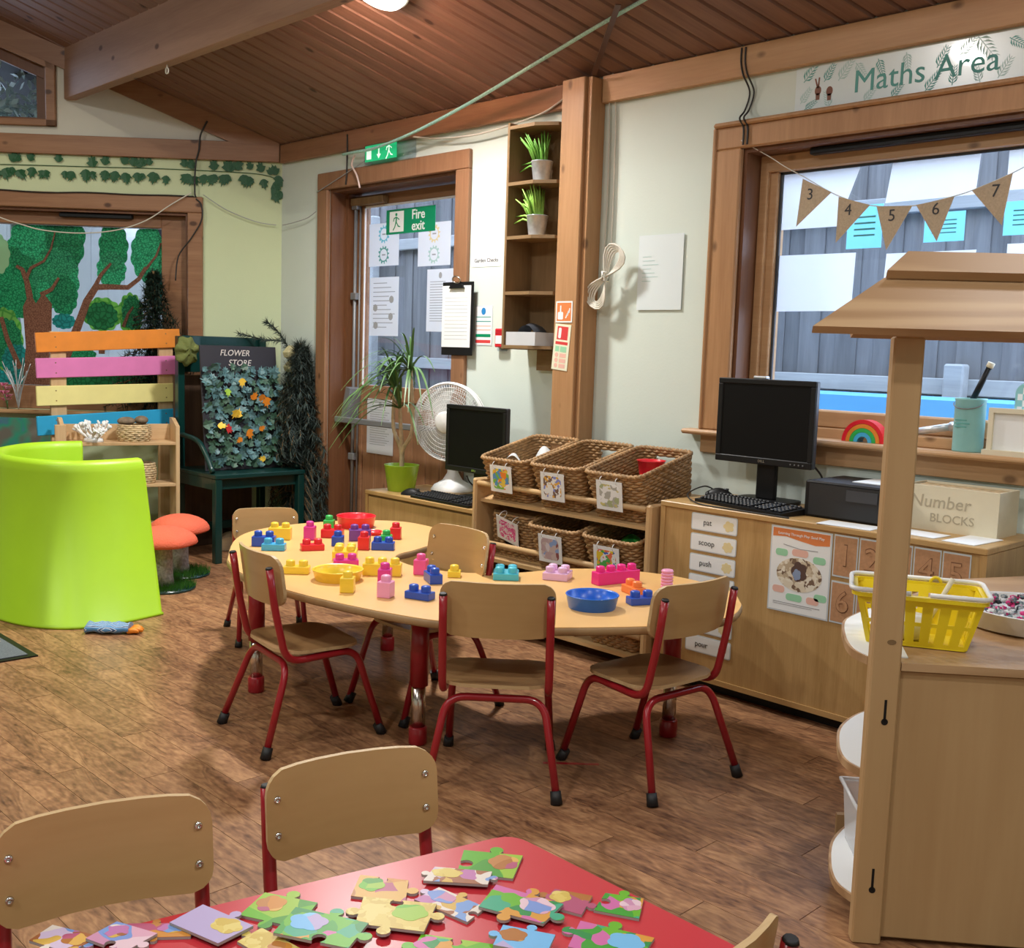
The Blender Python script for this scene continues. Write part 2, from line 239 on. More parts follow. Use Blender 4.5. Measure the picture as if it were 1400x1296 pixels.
# ------------------------------------------------------------------ mesh helpers
class MB:
    def __init__(s): s.v = []; s.f = []; s.sm = []; s.mi = []
    def add(s, vs, fs, smooth=False, mi=0):
        o = len(s.v); s.v += [tuple(p) for p in vs]; s.f += [tuple(i + o for i in f) for f in fs]; s.sm += [smooth] * len(fs); s.mi += [mi] * len(fs); return s
    def box(s, x0, x1, y0, y1, z0, z1, b=0.0, mi=0):
        if x0 > x1: x0, x1 = x1, x0
        if y0 > y1: y0, y1 = y1, y0
        if z0 > z1: z0, z1 = z1, z0
        b = min(b, (x1 - x0) * .49, (y1 - y0) * .49, (z1 - z0) * .49)
        if b <= 0:
            v = [(x, y, z) for z in (z0, z1) for y in (y0, y1) for x in (x0, x1)]
            return s.add(v, [(0, 2, 3, 1), (4, 5, 7, 6), (0, 1, 5, 4), (2, 6, 7, 3), (0, 4, 6, 2), (1, 3, 7, 5)], mi=mi)
        bm = bmesh.new(); v = [bm.verts.new((x, y, z)) for z in (z0, z1) for y in (y0, y1) for x in (x0, x1)]
        for f in [(0, 2, 3, 1), (4, 5, 7, 6), (0, 1, 5, 4), (2, 6, 7, 3), (0, 4, 6, 2), (1, 3, 7, 5)]: bm.faces.new([v[i] for i in f])
        bmesh.ops.bevel(bm, geom=bm.edges[:], offset=b, segments=1, affect='EDGES', profile=.5)
        bm.verts.index_update(); s.add([p.co[:] for p in bm.verts], [tuple(q.index for q in f.verts) for f in bm.faces], mi=mi); bm.free(); return s
    def ring(s, rings, smooth=True, closed=False, caps=True, mi=0):
        n = len(rings[0]); v = [p for r in rings for p in r]; f = []
        k = len(rings); rng = range(k if closed else k - 1)
        for i in rng:
            a = i * n; b = ((i + 1) % k) * n
            for j in range(n): j2 = (j + 1) % n; f.append((a + j, a + j2, b + j2, b + j))
        s.add(v, f, smooth, mi)
        if caps and not closed:
            o = len(s.v) - len(v); s.f += [tuple(o + j for j in range(n))[::-1], tuple(o + (k - 1) * n + j for j in range(n))]; s.sm += [False, False]; s.mi += [mi, mi]
        return s
    def tube(s, pts, r, n=8, closed=False, caps=True, mi=0):
        pts = [Vector(p) for p in pts]; k = len(pts)
        rs = r if isinstance(r, (list, tuple)) else [r] * k
        T = []
        for i in range(k):
            a = pts[(i - 1) % k] if (closed or i > 0) else pts[i]; b = pts[(i + 1) % k] if (closed or i < k - 1) else pts[i]
            t = b - a; T.append(t.normalized() if t.length > 1e-9 else Vector((0, 0, 1)))
        up = Vector((0, 0, 1)) if abs(T[0].z) < .9 else Vector((1, 0, 0)); N = (up - T[0] * up.dot(T[0])).normalized(); R = []
        for i in range(k):
            if i: N = (N - T[i] * N.dot(T[i])); N = N.normalized() if N.length > 1e-6 else T[i].orthogonal().normalized()
            B = T[i].cross(N); R.append([tuple(pts[i] + (N * math.cos(2 * math.pi * j / n) + B * math.sin(2 * math.pi * j / n)) * rs[i]) for j in range(n)])
        return s.ring(R, True, closed, caps, mi)
    def cyl(s, p0, p1, r0, r1=None, n=16, caps=True, mi=0): return s.tube([p0, p1], [r0, r0 if r1 is None else r1], n, False, caps, mi)
    def lathe(s, prof, n=24, c=(0, 0, 0), caps=True, smooth=True, mi=0):
        return s.ring([[(c[0] + r * math.cos(2 * math.pi * j / n), c[1] + r * math.sin(2 * math.pi * j / n), c[2] + z) for j in range(n)] for r, z in prof], smooth, False, caps, mi)
    def prism(s, poly, z0, z1, mi=0, smooth=False):
        n = len(poly); v = [(x, y, z0) for x, y in poly] + [(x, y, z1) for x, y in poly]
        a = sum(poly[i][0] * poly[(i + 1) % n][1] - poly[(i + 1) % n][0] * poly[i][1] for i in range(n))
        f = [(i, (i + 1) % n, n + (i + 1) % n, n + i) for i in range(n)]; top = tuple(n + i for i in range(n)); bot = tuple(range(n))[::-1]
        if a < 0: f = [q[::-1] for q in f]; top = top[::-1]; bot = bot[::-1]
        s.add(v, f, smooth, mi); s.f += [tuple(i + len(s.v) - 2 * n for i in top), tuple(i + len(s.v) - 2 * n for i in bot)]; s.sm += [False] * 2; s.mi += [mi] * 2; return s
    def wallprism(s, poly, y0, y1, mi=0):
        """polygon given in x,z, extruded along y"""
        k = len(s.v); s.prism(poly, y0, y1, mi)
        for i in range(k, len(s.v)): x, z, y = s.v[i]; s.v[i] = (x, y, z)
        return s
    def grid(s, P, smooth=True, mi=0):
        h = len(P); w = len(P[0]); return s.add([p for r in P for p in r], [(i * w + j, i * w + j + 1, (i + 1) * w + j + 1, (i + 1) * w + j) for i in range(h - 1) for j in range(w - 1)], smooth, mi)
    def xf(s, m, k=0):
        for i in range(k, len(s.v)): s.v[i] = tuple(m @ Vector(s.v[i]))
        return s
    def mesh(s, name, mats):
        me = bpy.data.meshes.new(name); me.from_pydata(s.v, [], s.f)
        for m in (mats if isinstance(mats, (list, tuple)) else [mats]): me.materials.append(M[m] if isinstance(m, str) else m)
        me.polygons.foreach_set('use_smooth', s.sm); me.polygons.foreach_set('material_index', s.mi)
        bm = bmesh.new(); bm.from_mesh(me); bmesh.ops.recalc_face_normals(bm, faces=bm.faces[:]); bm.to_mesh(me); bm.free(); me.update(); return me
    def build(s, name, mats, parent=None, loc=(0, 0, 0), rz=0.0, rot=None):
        return place(s.mesh(name, mats), name, parent, loc, rz, rot)
def place(me, name, parent=None, loc=(0, 0, 0), rz=0.0, rot=None):
    o = bpy.data.objects.new(name, me); C.objects.link(o); o.parent = parent; o.location = loc; o.rotation_euler = rot if rot else (0, 0, rz); return o
def tag(o, label, cat, group=None):
    o['label'] = label; o['category'] = cat
    if group: o['group'] = group
    return o
def struct(o, label=None):
    o['kind'] = 'structure'
    if label: o['label'] = label
    return o
def thing(name, label, cat, loc=(0, 0, 0), rz=0.0, group=None, rot=None):
    o = bpy.data.objects.new(name, None); C.objects.link(o); o.location = loc; o.rotation_euler = rot if rot else (0, 0, rz); o.empty_display_size = .05
    return tag(o, label, cat, group)
def copy_tree(o, parent=None):
    c = o.copy(); C.objects.link(c); c.parent = parent
    for ch in list(o.children): copy_tree(ch, c)
    return c
def text(name, s, size, m, parent, loc, rot=(math.pi / 2, 0, 0), ext=.0006, align='CENTER', shear=0.0, bold=0.0):
    cu = bpy.data.curves.new(name, 'FONT'); cu.body = s; cu.size = size; cu.extrude = ext; cu.align_x = align; cu.align_y = 'CENTER'; cu.shear = shear; cu.offset = bold; cu.resolution_u = 3
    t = bpy.data.objects.new(name + '_tmp', cu); me = bpy.data.meshes.new_from_object(t); bpy.data.objects.remove(t); bpy.data.curves.remove(cu)
    me.materials.clear(); me.materials.append(M[m]); return place(me, name, parent, loc, 0, rot)
def rrect(w, h, r, n=5, cx=0, cy=0):
    P = []
    for sx, sy, a0 in ((1, 1, 0), (-1, 1, 90), (-1, -1, 180), (1, -1, 270)):
        for i in range(n + 1):
            a = math.radians(a0 + 90 * i / n); P.append((cx + sx * (w / 2 - r) + r * math.cos(a), cy + sy * (h / 2 - r) + r * math.sin(a)))
    return P
def ell(cx, cy, rx, ry, n=20): return [(cx + rx * math.cos(2 * math.pi * i / n), cy + ry * math.sin(2 * math.pi * i / n)) for i in range(n)]
def bez(p, n=12):
    p = [Vector(q) for q in p]; out = []
    for i in range(n + 1):
        t = i / n; q = p[:]
        while len(q) > 1: q = [a.lerp(b, t) for a, b in zip(q, q[1:])]
        out.append(tuple(q[0]))
    return out
def smoothpath(p, n=6):
    """Catmull-Rom through the points"""
    p = [Vector(q) for q in p]; P = [p[0]] + p + [p[-1]]; out = []
    for i in range(1, len(P) - 2):
        a, b, c, d = P[i - 1:i + 3]
        for j in range(n):
            t = j / n; out.append(tuple(.5 * ((2 * b) + (c - a) * t + (2 * a - 5 * b + 4 * c - d) * t * t + (3 * b - a - 3 * c + d) * t ** 3)))
    out.append(tuple(p[-1])); return out
def fillet(p, r, n=4):
    """polyline with rounded corners"""
    p = [Vector(q) for q in p]; out = [tuple(p[0])]
    for i in range(1, len(p) - 1):
        a = (p[i - 1] - p[i]); b = (p[i + 1] - p[i]); d = min(r, a.length * .48, b.length * .48); a = p[i] + a.normalized() * d; b = p[i] + b.normalized() * d
        for j in range(n + 1):
            t = j / n; out.append(tuple(a * (1 - t) ** 2 + p[i] * 2 * t * (1 - t) + b * t * t))
    out.append(tuple(p[-1])); return out
LW = math.radians(47.128)          # left wall: its own frame has the wall at y=0, room at y<0, x = -distance from the corner
def lw(x, y, z=0): c, s_ = math.cos(LW), math.sin(LW); return (x * c - y * s_, x * s_ + y * c, z)
# ================================================================== SETTING
TB = 0.537; EAVE = 2.58; RIDGE = -4.2
def zc(y): return EAVE - TB * y if y > RIDGE else EAVE + TB * (y - 2 * RIDGE)
# ---- floor: base + planks
fl = struct(MB().box(-5.2, 8.6, -8.5, 0.25, -.06, -.004).build('floor', 'floor_base'))
pw, plen = .0985, .94
pm = {}
def plank_mesh(L):
    k = round(L, 2)
    if k not in pm: pm[k] = MB().box(0, L - .0022, 0, pw - .0014, -.004, 0).mesh('plank', 'floor')
    return pm[k]
rest = MB()
for j in range(84):
    y = -pw * (j + 1) + .09; x = -5.1 + (j * .37) % plen
    while x < 8.5:
        vis = (x > .05 - max(0, (-y - 1.2)) * .0) and x < 5.75 and -3.75 < y < -.30 and not (y < -3.0 and x < 2.0)
        # outside the left wall?
        if x + plen > y * .9283 - .05:
            if vis: place(plank_mesh(plen), 'plank', fl, (x, y, 0))
            else: rest.box(x, x + plen - .0022, y, y + pw - .0014, -.004, 0)
        x += plen
o = rest.build('floor_planks', 'floor', fl); o['kind'] = 'stuff'
# ---- right wall (y=0), with openings for the door and the big window
DX0, DX1, DZ = .55, 1.745, 2.262
WX0, WX1, WZ0, WZ1 = 3.535, 5.45, .985, 2.178
w = MB()
w.box(-.3, DX0, 0, .22, 0, 2.72); w.box(DX0, DX1, 0, .22, DZ, 2.72); w.box(DX1, WX0, 0, .22, 0, 2.72); w.box(WX0, WX1, 0, .22, WZ1, 2.72); w.box(WX0, WX1, 0, .22, 0, WZ0); w.box(WX1, 8.5, 0, .22, 0, 2.72)
wall_r = struct(w.build('wall_right', 'wall'))
# ---- left wall (own frame)
ZL = lambda x: EAVE + .3936 * (-x) + .06
LX0, LX1, LZ0, LZ1 = -.602, -2.75, .83, 2.14
TX0, TX1, TZ0 = -1.50, -2.75, 2.69
TZT = lambda x: 3.02 + .3936 * (-x - 1.50)
w = MB()
def wp(x0, x1, z0a, z0b, z1a, z1b, mi): w.wallprism([(x0, z0a), (x1, z0b), (x1, z1b), (x0, z1a)], 0, .22, mi)
wp(0, LX0, 0, 0, 2.5, 2.5, 0); wp(LX0, LX1, 0, 0, LZ0, LZ0, 0); wp(LX0, LX1, LZ1, LZ1, 2.5, 2.5, 0); wp(LX1, -6, 0, 0, 2.5, 2.5, 0)
wp(0, TX0, 2.5, 2.5, ZL(0), ZL(TX0), 1); wp(TX0, TX1, 2.5, 2.5, TZ0, TZ0, 1); wp(TX0, TX1, TZT(TX0), TZT(TX1), ZL(TX0), ZL(TX1), 1); wp(TX1, -5.75, 2.5, 2.5, ZL(TX1), ZL(-5.75), 1)
wall_l = struct(w.build('wall_left', ['wall_green', 'wall_white'], rz=LW))
# ---- unseen walls that close the room
struct(MB().box(-4.3, -4.08, -8.4, -4.2, 0, 4.9).build('wall_side', 'wall'))
struct(MB().box(-4.3, 8.6, -8.6, -8.4, 0, 2.7).build('wall_back', 'wall'))
w = MB(); w.v = []; P = [(-8.6, 0), (.22, 0), (.22, 2.6), (RIDGE, zc(RIDGE) + .08), (-8.6, 2.6)]
w.prism(P, 8.4, 8.6); w.v = [(z, x, y) for x, y, z in w.v]
struct(w.build('wall_end', 'wall'))
# ---- ceiling: backing slopes and V-jointed boards running down to the eave
cl = MB()
cl.add([(-6.5, .35, zc(.35) + .022), (8.8, .35, zc(.35) + .022), (8.8, RIDGE, zc(RIDGE) + .022), (-6.5, RIDGE, zc(RIDGE) + .022), (-6.5, -8.7, zc(-8.7) + .022), (8.8, -8.7, zc(-8.7) + .022)], [(0, 1, 2, 3), (3, 2, 5, 4)])
cl.v += [(x, y, z + .06) for x, y, z in cl.v[:6]]; cl.f += [(6, 9, 8, 7), (9, 10, 11, 8)]; cl.sm += [False] * 2; cl.mi += [0] * 2
ceil = struct(cl.build('ceiling', 'seam'))
bd = Vector((-.5479, -.8365, .8365 * TB)); blen = bd.length; bd.normalize(); nrm = Vector((0, TB, 1)).normalized(); bw = nrm.cross(bd).normalized()
spx = .117; bwid = abs(spx * bw.x)
b = MB(); g = .0105; L_ = 3.95 / .8365 * blen
sec = [(g, 0), (bwid - g, 0), (bwid - .0018, .014), (bwid - .0018, .018), (.0018, .018), (.0018, .014)]
_yd = nrm.cross(bd); _k = bd.x / _yd.x; b.ring([[(y * _k, y, z) for y, z in sec], [(L_ + y * _k, y, z) for y, z in sec]], smooth=False)
bmesh_board = b.mesh('ceiling_board', 'board')
sgn = 1 if bw.x > 0 else -1
for k in range(-18, 60):
    ax = spx * k; o = bpy.data.objects.new('ceiling_board', bmesh_board); C.objects.link(o); o.parent = ceil
    org = Vector((ax, -.012, zc(-.012)))
    ydir = nrm.cross(bd)
    o.matrix_world = Matrix(((bd.x, ydir.x, nrm.x, org.x), (bd.y, ydir.y, nrm.y, org.y), (bd.z, ydir.z, nrm.z, org.z), (0, 0, 0, 1)))
# ---- beams and trims
n_ = [0]
def trim(mb, m, rz=0.0, label=None):
    n_[0] += 1; o = mb.build('trim_%d' % n_[0], m, rz=rz); return struct(o, label)
trim(MB().box(.025, 2.588, -.032, 0, 2.468, 2.583, .003), 'pine_x', label='pine wall plate above the fire exit door')
trim(MB().box(2.765, 8.3, -.032, 0, 2.462, 2.583, .003), 'pine_lx', label='pale pine wall plate above the window')
trim(MB().box(-5.4, -.012, -.032, 0, 2.476, 2.597, .003), 'pine_x', LW, 'pine beam across the pale green wall')
t = MB(); t.wallprism([(-.02, EAVE - .0), (-.02 - .28, EAVE - .0), (-5.5, EAVE + .3936 * 5.5 - .118), (-5.5, EAVE + .3936 * 5.5 + .012), (-.02, EAVE + .018)], -.034, 0)
trim(t, 'pine_x', LW, 'sloping pine rafter trim under the ceiling')
trim(MB().box(-.93, 8.35, -1.03, -.963, 2.82, 3.15, .004), 'purlin', label='long pine purlin beam under the ceiling boards')
# pillar
p = MB().box(2.592, 2.735, -.118, 0, 0, 2.572, .004).box(2.735, 2.762, -.098, 0, 0, 2.572, .003)
trim(p, 'pine_lz', label='pine pillar between the corner shelf and the white wall')
# skirting
bb = MB().box(-.0, .445, -.015, 0, 0, .1).box(1.855, 8.4, -.015, 0, 0, .1)
struct(bb.build('baseboard_right', 'pine_x'))
struct(MB().box(-5.7, -.02, -.015, 0, 0, .1).build('baseboard_left', 'pine_x', rz=LW))
# eye hook on purlin
tag(MB().tube([(.02 + .016 * math.cos(a), 0, .016 * math.sin(a)) for a in [i * math.pi / 5 for i in range(10)]], .004, 6, closed=True).cyl((.02, 0, .016), (.02, 0, .035), .004).build('eye_hook', 'whitecable', loc=(.40, -1.0, 2.787)), 'small white eye hook screwed into the purlin beam', 'hook')
# ---- ceiling lamps
def lamp(x, y, watts, label):
    near = y > RIDGE; th = -math.atan(TB) if near else math.atan(TB)
    r = thing('ceiling_lamp', label, 'lamp', (x, y, zc(y)), rot=(th, 0, 0), group='round ceiling lamps')
    MB().lathe([(.148, -.002), (.155, -.008), (.155, -.045), (.145, -.05)], 40).build('housing', 'white', r)
    d = MB().lathe([(.142, -.049), (.138, -.07), (.115, -.082), (.0, -.086)], 40, caps=False); d.build('diffuser', M['lampglow'], r)
    ld = bpy.data.lights.new('lamp_light', 'AREA'); ld.shape = 'DISK'; ld.size = .27; ld.energy = watts; ld.color = (1.0, .90, .64) if x < 1 else LAMP_COL  # warm tint on the added left lamp yellows the floor there
    lo = bpy.data.objects.new('lamp_light', ld); C.objects.link(lo); lo.parent = r; lo.location = (0, 0, -.10)
M['lampglow'] = mat('lamp_glow', (1, .98, .95), .5, emit=7)
for i, (x, y, wts) in enumerate(LAMPS):
    lamp(x, y, wts, 'round white glowing ceiling lamp above the horseshoe table' if i == 0 else 'unseen round ceiling lamp added to light the playroom')
# ================================================================== DOOR
d1 = MB()
for a in ((DX0 - .105, DX0 + .002), (DX1 - .002, DX1 + .105)):
    d1.box(a[0], a[1], -.028, 0, 0, DZ - .002 if a[0] > 1 else DZ - .002, .005)
d1.box(DX0 - .105, DX1 + .105, -.028, 0, DZ - .002, DZ + .1, .005)
fr = struct(d1.build('trim_20', 'pine_z'), 'wide pine door casing')
d2 = MB().box(DX0, DX0 + .02, 0, .20, 0, DZ).box(DX1 - .02, DX1, 0, .20, 0, DZ).box(DX0 + .02, DX1 - .02, 0, .20, DZ - .02, DZ).box(DX0 + .02, DX0 + .05, .10, .20, 0, DZ - .02).box(DX1 - .05, DX1 - .02, .10, .20, 0, DZ - .02)
d2.build('jamb_lining', 'reveal', fr)
door = MB(); GX0, GX1, GZ0, GZ1 = .705, 1.575, 1.075, 2.165
door.box(DX0 + .052, GX0, .15, .195, .012, DZ - .03, .003).box(GX1, DX1 - .052, .15, .195, .012, DZ - .03, .003).box(GX0, GX1, .15, .195, GZ1, DZ - .03, .003).box(GX0, GX1, .15, .195, .985, GZ0, .003).box(GX0, GX1, .15, .195, .012, .16, .003)
dr = struct(door.build('door_1', 'pine_x'), 'pine fire exit door with a tall window')
for i in range(7):
    x0 = GX0 + (GX1 - GX0) * i / 7; MB().box(x0 + .002, x0 + (GX1 - GX0) / 7 - .002, .158, .188, .16, .985, .004).build('door_board', 'pine_z', dr)
MB().box(GX0, GX1, .168, .174, GZ0, GZ1).build('pane', 'glass', dr)
MB().box(GX0, GX0 + .012, .145, .15, GZ0, GZ1).box(GX1 - .012, GX1, .145, .15, GZ0, GZ1).box(GX0, GX1, .145, .15, GZ1 - .012, GZ1).build('glazing_bead', 'fence_w', dr)
# panic bolt: vertical rods, brackets and push bar
pb = MB().tube([(.645, .125, .02), (.645, .125, 2.2)], .011, 10).tube([(.675, .138, .02), (.675, .138, 2.2)], .006, 8)
bolt = pb.build('panic_bolt', 'grey_m', dr)
for z in (.62, 1.62, 2.17): MB().box(.618, .675, .108, .15, z - .022, z + .022, .004).build('rod_guide', 'grey_m', bolt)
mb = MB().wallprism([(.60, .84), (.66, .84), (.70, 1.05), (.655, 1.06)], .06, .148); mb.build('bar_bracket', 'grey_m', bolt)
mb = MB().wallprism([(1.53, .84), (1.60, .84), (1.60, 1.02), (1.56, 1.04)], .06, .148); mb.build('bar_bracket', 'grey_m', bolt)
MB().box(.57, 1.63, .035, .062, .835, .872, .005).build('push_bar', 'grey_m', bolt)
# door closer (dark bar under the head)
tag(MB().box(.62, .94, .10, .149, 2.17, 2.215, .004).build('door_closer', 'shelfwood'), 'weathered wooden block above the fire exit door glass', 'block')
# ================================================================== BIG WINDOW (right wall)
c = MB().box(WX0 - .125, WX0 + .004, -.028, 0, 1.0, WZ1 - .002, .006).box(WX0 - .125, WX1 + .125, -.028, 0, WZ1 - .002, WZ1 + .092, .006).box(WX0 - .13, WX1 + .13, -.045, -.0, WZ1 + .088, WZ1 + .108, .007).box(WX1, WX1 + .125, -.028, 0, 1.0, WZ1 - .002, .006).box(WX0 - .135, WX0 - .118, -.036, 0, 1.0, WZ1 + .09, .005)
struct(c.build('trim_21', 'pine_lz'), 'pale pine casing around the large window')
c = MB().box(WX0, WX0 + .02, 0, .12, WZ0, WZ1).box(WX1 - .02, WX1, 0, .12, WZ0, WZ1).box(WX0 + .02, WX1 - .02, 0, .12, WZ1 - .02, WZ1)
lin = struct(c.build('trim_22', 'reveal'), 'dark stained window reveal')
c = MB().box(WX0 + .28, WX1 - .2, .045, .085, WZ1 - .048, WZ1 - .022, .004); c.build('trickle_vent', 'black', lin)
win = MB(); gx0, gx1, gz0, gz1 = 3.63, 5.33, 1.11, 2.09
win.box(WX0 + .02, gx0 - .035, .10, .20, WZ0, WZ1 - .02, .004).box(gx1, WX1 - .02, .10, .20, WZ0, WZ1 - .02, .004).box(gx0 - .04, gx1, .10, .20, gz1, WZ1 - .02, .004).box(gx0 - .04, gx1, .10, .20, WZ0, WZ0 + .055, .004).box(gx0 - .04, gx1, .115, .20, WZ0 + .055, gz0, .006)
win.box(gx0 - .04, gx0, .12, .19, WZ0 + .05, gz1, .004)
wn = struct(win.build('window_1', 'pine_lx'), 'large pine framed window')
MB().box(gx0, gx1, .152, .158, gz0, gz1).build('pane', 'glass', wn)
MB().box(gx0 - .001, gx0 + .012, .14, .15, gz0, gz1).box(gx0, gx1, .14, .15, gz1 - .01, gz1).build('gasket', 'dgrey', wn)
s = MB().box(WX0 - .20, WX1 + .2, -.075, .0, .978, 1.0, .008).box(WX0 + .001, WX1 - .001, 0, .099, .9855, .9995); s.box(WX0 - .13, WX1 + .13, -.02, 0, .90, .978, .003)
struct(s.build('trim_23', 'pine_lx'), 'pine window sill with rounded nosing')
# ================================================================== MURAL WINDOW (left wall)
c = MB().box(LX0 - .002, LX0 + .095, -.028, 0, LZ0, LZ1 - .002, .005).box(LX1 - .1, LX0 + .095, -.028, 0, LZ1 - .002, LZ1 + .1, .005)
struct(c.build('trim_24', 'pine_x', rz=LW), 'pine casing around the mural window')
c = MB().box(LX0 - .02, LX0, 0, .10, LZ0, LZ1).box(LX1, LX0 - .02, 0, .10, LZ1 - .02, LZ1)
lin = struct(c.build('trim_25', 'reveal', rz=LW), 'dark stained mural window reveal')
MB().box(-1.45, -.98, .03, .07, LZ1 - .05, LZ1 - .022, .004).build('trickle_vent', 'black', lin)
mgx0, mgz0, mgz1 = -.80, .985, 2.042
c = MB().box(mgx0, LX0 - .02, .07, .16, LZ0, LZ1 - .02, .004).box(LX1, mgx0, .07, .16, mgz1, LZ1 - .02, .004).box(LX1, mgx0, .07, .16, LZ0, mgz0, .004)
wn2 = struct(c.build('window_2', 'pine_x', rz=LW), 'pine framed window painted with trees')
MB().box(LX1, mgx0, .118, .124, mgz0, mgz1).build('pane', 'glass', wn2)
struct(MB().box(LX1, LX0 + .15, -.09, 0.0, .805, .83, .006).build('trim_26', 'pine_lx', rz=LW), 'pine sill below the painted window')
# painted mural, one paper-thin painted layer per shape, on the room face of the pane
M['m_g1'] = leafy('mural_green', (.05, .52, .25), (.01, .22, .10), 55, .65); M['m_g2'] = leafy('mural_mint', (.09, .66, .36), (.02, .28, .14), 60, .65); M['m_g3'] = leafy('mural_deep', (.02, .32, .11), (.006, .16, .05), 30, .55)
M['m_g4'] = leafy('mural_lime', (.28, .66, .16), (.10, .44, .08), 18, .6); M['m_br'] = leafy('mural_bark', (.38, .18, .11), (.20, .08, .05), 70, .5); M['m_teal'] = leafy('mural_teal', (.03, .46, .44), (.015, .26, .24), 30, .6); M['m_pale'] = paper_mat('mural_pale', (.40, .68, .42), .45)
mural = thing('window_mural', 'painted woodland mural of green trees on the window pane', 'mural', (0, 0, 0), LW)
def blobpoly(cx, cz, rx, rz_, lob=9, amp=.10, n=63, ph=0.0):
    return [(cx + rx * (1 + amp * abs(math.sin(lob * a / 2 + ph)) - amp / 2) * math.cos(a), cz + rz_ * (1 + amp * abs(math.sin(lob * a / 2 + ph)) - amp / 2) * math.sin(a)) for a in [2 * math.pi * i / n for i in range(n)]]
def clip(P, xmax=mgx0 - .004, zmin=mgz0 + .003, zmax=mgz1 - .003): return [(min(x, xmax), max(min(z, zmax), zmin)) for x, z in P]
lay = [0]
def paint(name, poly, m):
    lay[0] += 1; y = .1165 - .0003 * lay[0]; MB().wallprism(clip(poly), y - .00028, y).build(name, m, mural)
def mpx(x, y):   # photograph measurements converted on the mural pane: 1 px = 4.98 mm here
    return (-(.798 + (224 - x) * .004786), 2.043 - (y - 313) * .004826)
def stroke(pts, w0, w1):
    P = [Vector(mpx(*p)) for p in pts]; Lf, Rt = [], []
    for i, p in enumerate(P):
        t = (P[min(i + 1, len(P) - 1)] - P[max(i - 1, 0)]).normalized(); nn = Vector((-t.y, t.x)); ww = w0 + (w1 - w0) * i / (len(P) - 1); Lf.append(tuple(p + nn * ww)); Rt.append(tuple(p - nn * ww))
    return Lf + Rt[::-1]
paint('grass', [mpx(-200, 545), mpx(-200, 505), mpx(-120, 512), mpx(-40, 500), mpx(20, 512), mpx(60, 500), mpx(120, 508), mpx(160, 490), mpx(225, 500), mpx(225, 545)], 'm_teal')
paint('grass', [mpx(85, 548), mpx(85, 516), mpx(150, 505), mpx(225, 512), mpx(225, 548)], 'm_g3')
for cx, cy_, rx, ry, m in [(60, 345, 50, 42, 'm_g2'), (10, 395, 42, 48, 'm_g1'), (89, 330, 27, 45, 'm_g1'), (75, 385, 32, 40, 'm_g2'), (86, 408, 19, 26, 'm_g1'), (155, 340, 20, 32, 'm_g1'), (152, 370, 20, 23, 'm_g2'), (203, 348, 24, 36, 'm_g2'), (222, 400, 14, 26, 'm_teal'), (-5, 355, 18, 26, 'm_pale'),
                              (-62, 350, 44, 44, 'm_g1'), (-120, 365, 46, 50, 'm_g2'), (-90, 410, 30, 34, 'm_g1'), (-160, 430, 34, 30, 'm_g4'), (-48, 460, 26, 34, 'm_g4'), (139, 432, 26, 22, 'm_g4'), (138, 434, 22, 18, 'm_g3'), (178, 430, 17, 27, 'm_g4'), (180, 428, 14, 22, 'm_g1'), (5, 470, 24, 40, 'm_g4'), (8, 478, 20, 34, 'm_g1'), (20, 500, 20, 22, 'm_teal'), (86, 443, 16, 10, 'm_teal'), (110, 490, 20, 14, 'm_g1')]:
    X, Zz = mpx(cx, cy_); paint('tree_crown', blobpoly(X, Zz, rx * .00475, ry * .00502, 11, .12, 66, cx), m)
paint('trunk', [mpx(28, 545), mpx(33, 480), mpx(30, 425), mpx(40, 405), mpx(48, 420), mpx(58, 405), mpx(70, 420), mpx(68, 480), mpx(75, 545)], 'm_br')
paint('trunk', [mpx(-130, 545), mpx(-118, 470), mpx(-122, 400), mpx(-108, 395), mpx(-100, 470), mpx(-88, 545)], 'm_br')
for pts, a, b_ in [([(40, 412), (36, 390), (30, 374), (22, 370)], .022, .01), ([(36, 385), (42, 372), (60, 362), (70, 345), (76, 322)], .012, .004), ([(55, 408), (70, 400), (80, 384)], .016, .008), ([(85, 500), (105, 450), (118, 415), (132, 393)], .03, .022), ([(130, 395), (150, 394), (175, 394), (190, 382), (200, 366)], .02, .012), ([(128, 398), (138, 378), (152, 362)], .016, .008), ([(200, 368), (214, 350), (221, 332)], .009, .006), ([(0, 440), (8, 470), (25, 510)], .014, .018), ([(168, 448), (175, 430), (182, 420)], .012, .006), ([(138, 486), (138, 470)], .02, .02)]:
    paint('branch', stroke(pts, a, b_), 'm_br')
# small trapezoid window high in the left wall
c = MB(); r2 = .3936
def slab(x0, x1, za, zb, y0, y1): c.wallprism([(x0, za), (x1, za + 0), (x1, zb + (x0 - x1) * r2), (x0, zb)], y0, y1)
c.box(TX0 - .002, TX0 + .06, -.03, 0, TZ0 - .04, TZT(TX0) + .05, .004); c.box(TX1, TX0 + .06, -.03, 0, TZ0 - .04, TZ0 + .002, .004)
c.wallprism([(TX0 + .06, TZT(TX0) + .03), (TX1, TZT(TX1) + .05), (TX1, TZT(TX1) - .005), (TX0 + .06, TZT(TX0) - .028)], -.03, 0)
struct(c.build('trim_27', 'pine_x', rz=LW), 'pine casing around the small sloping window')
c = MB(); c.box(TX0 - .022, TX0, 0, .15, TZ0, TZT(TX0)).box(TX1, TX0 - .022, 0, .15, TZ0, TZ0 + .012)
c.box(TX0 - .10, TX0 - .022, .08, .15, TZ0 + .01, TZT(TX0) + .015).box(TX1, TX0 - .1, .08, .15, TZ0 + .01, TZ0 + .03)
c.wallprism([(TX0, TZT(TX0)), (TX1, TZT(TX1)), (TX1, TZT(TX1) - .075), (TX0, TZT(TX0) - .075)], .06, .15)
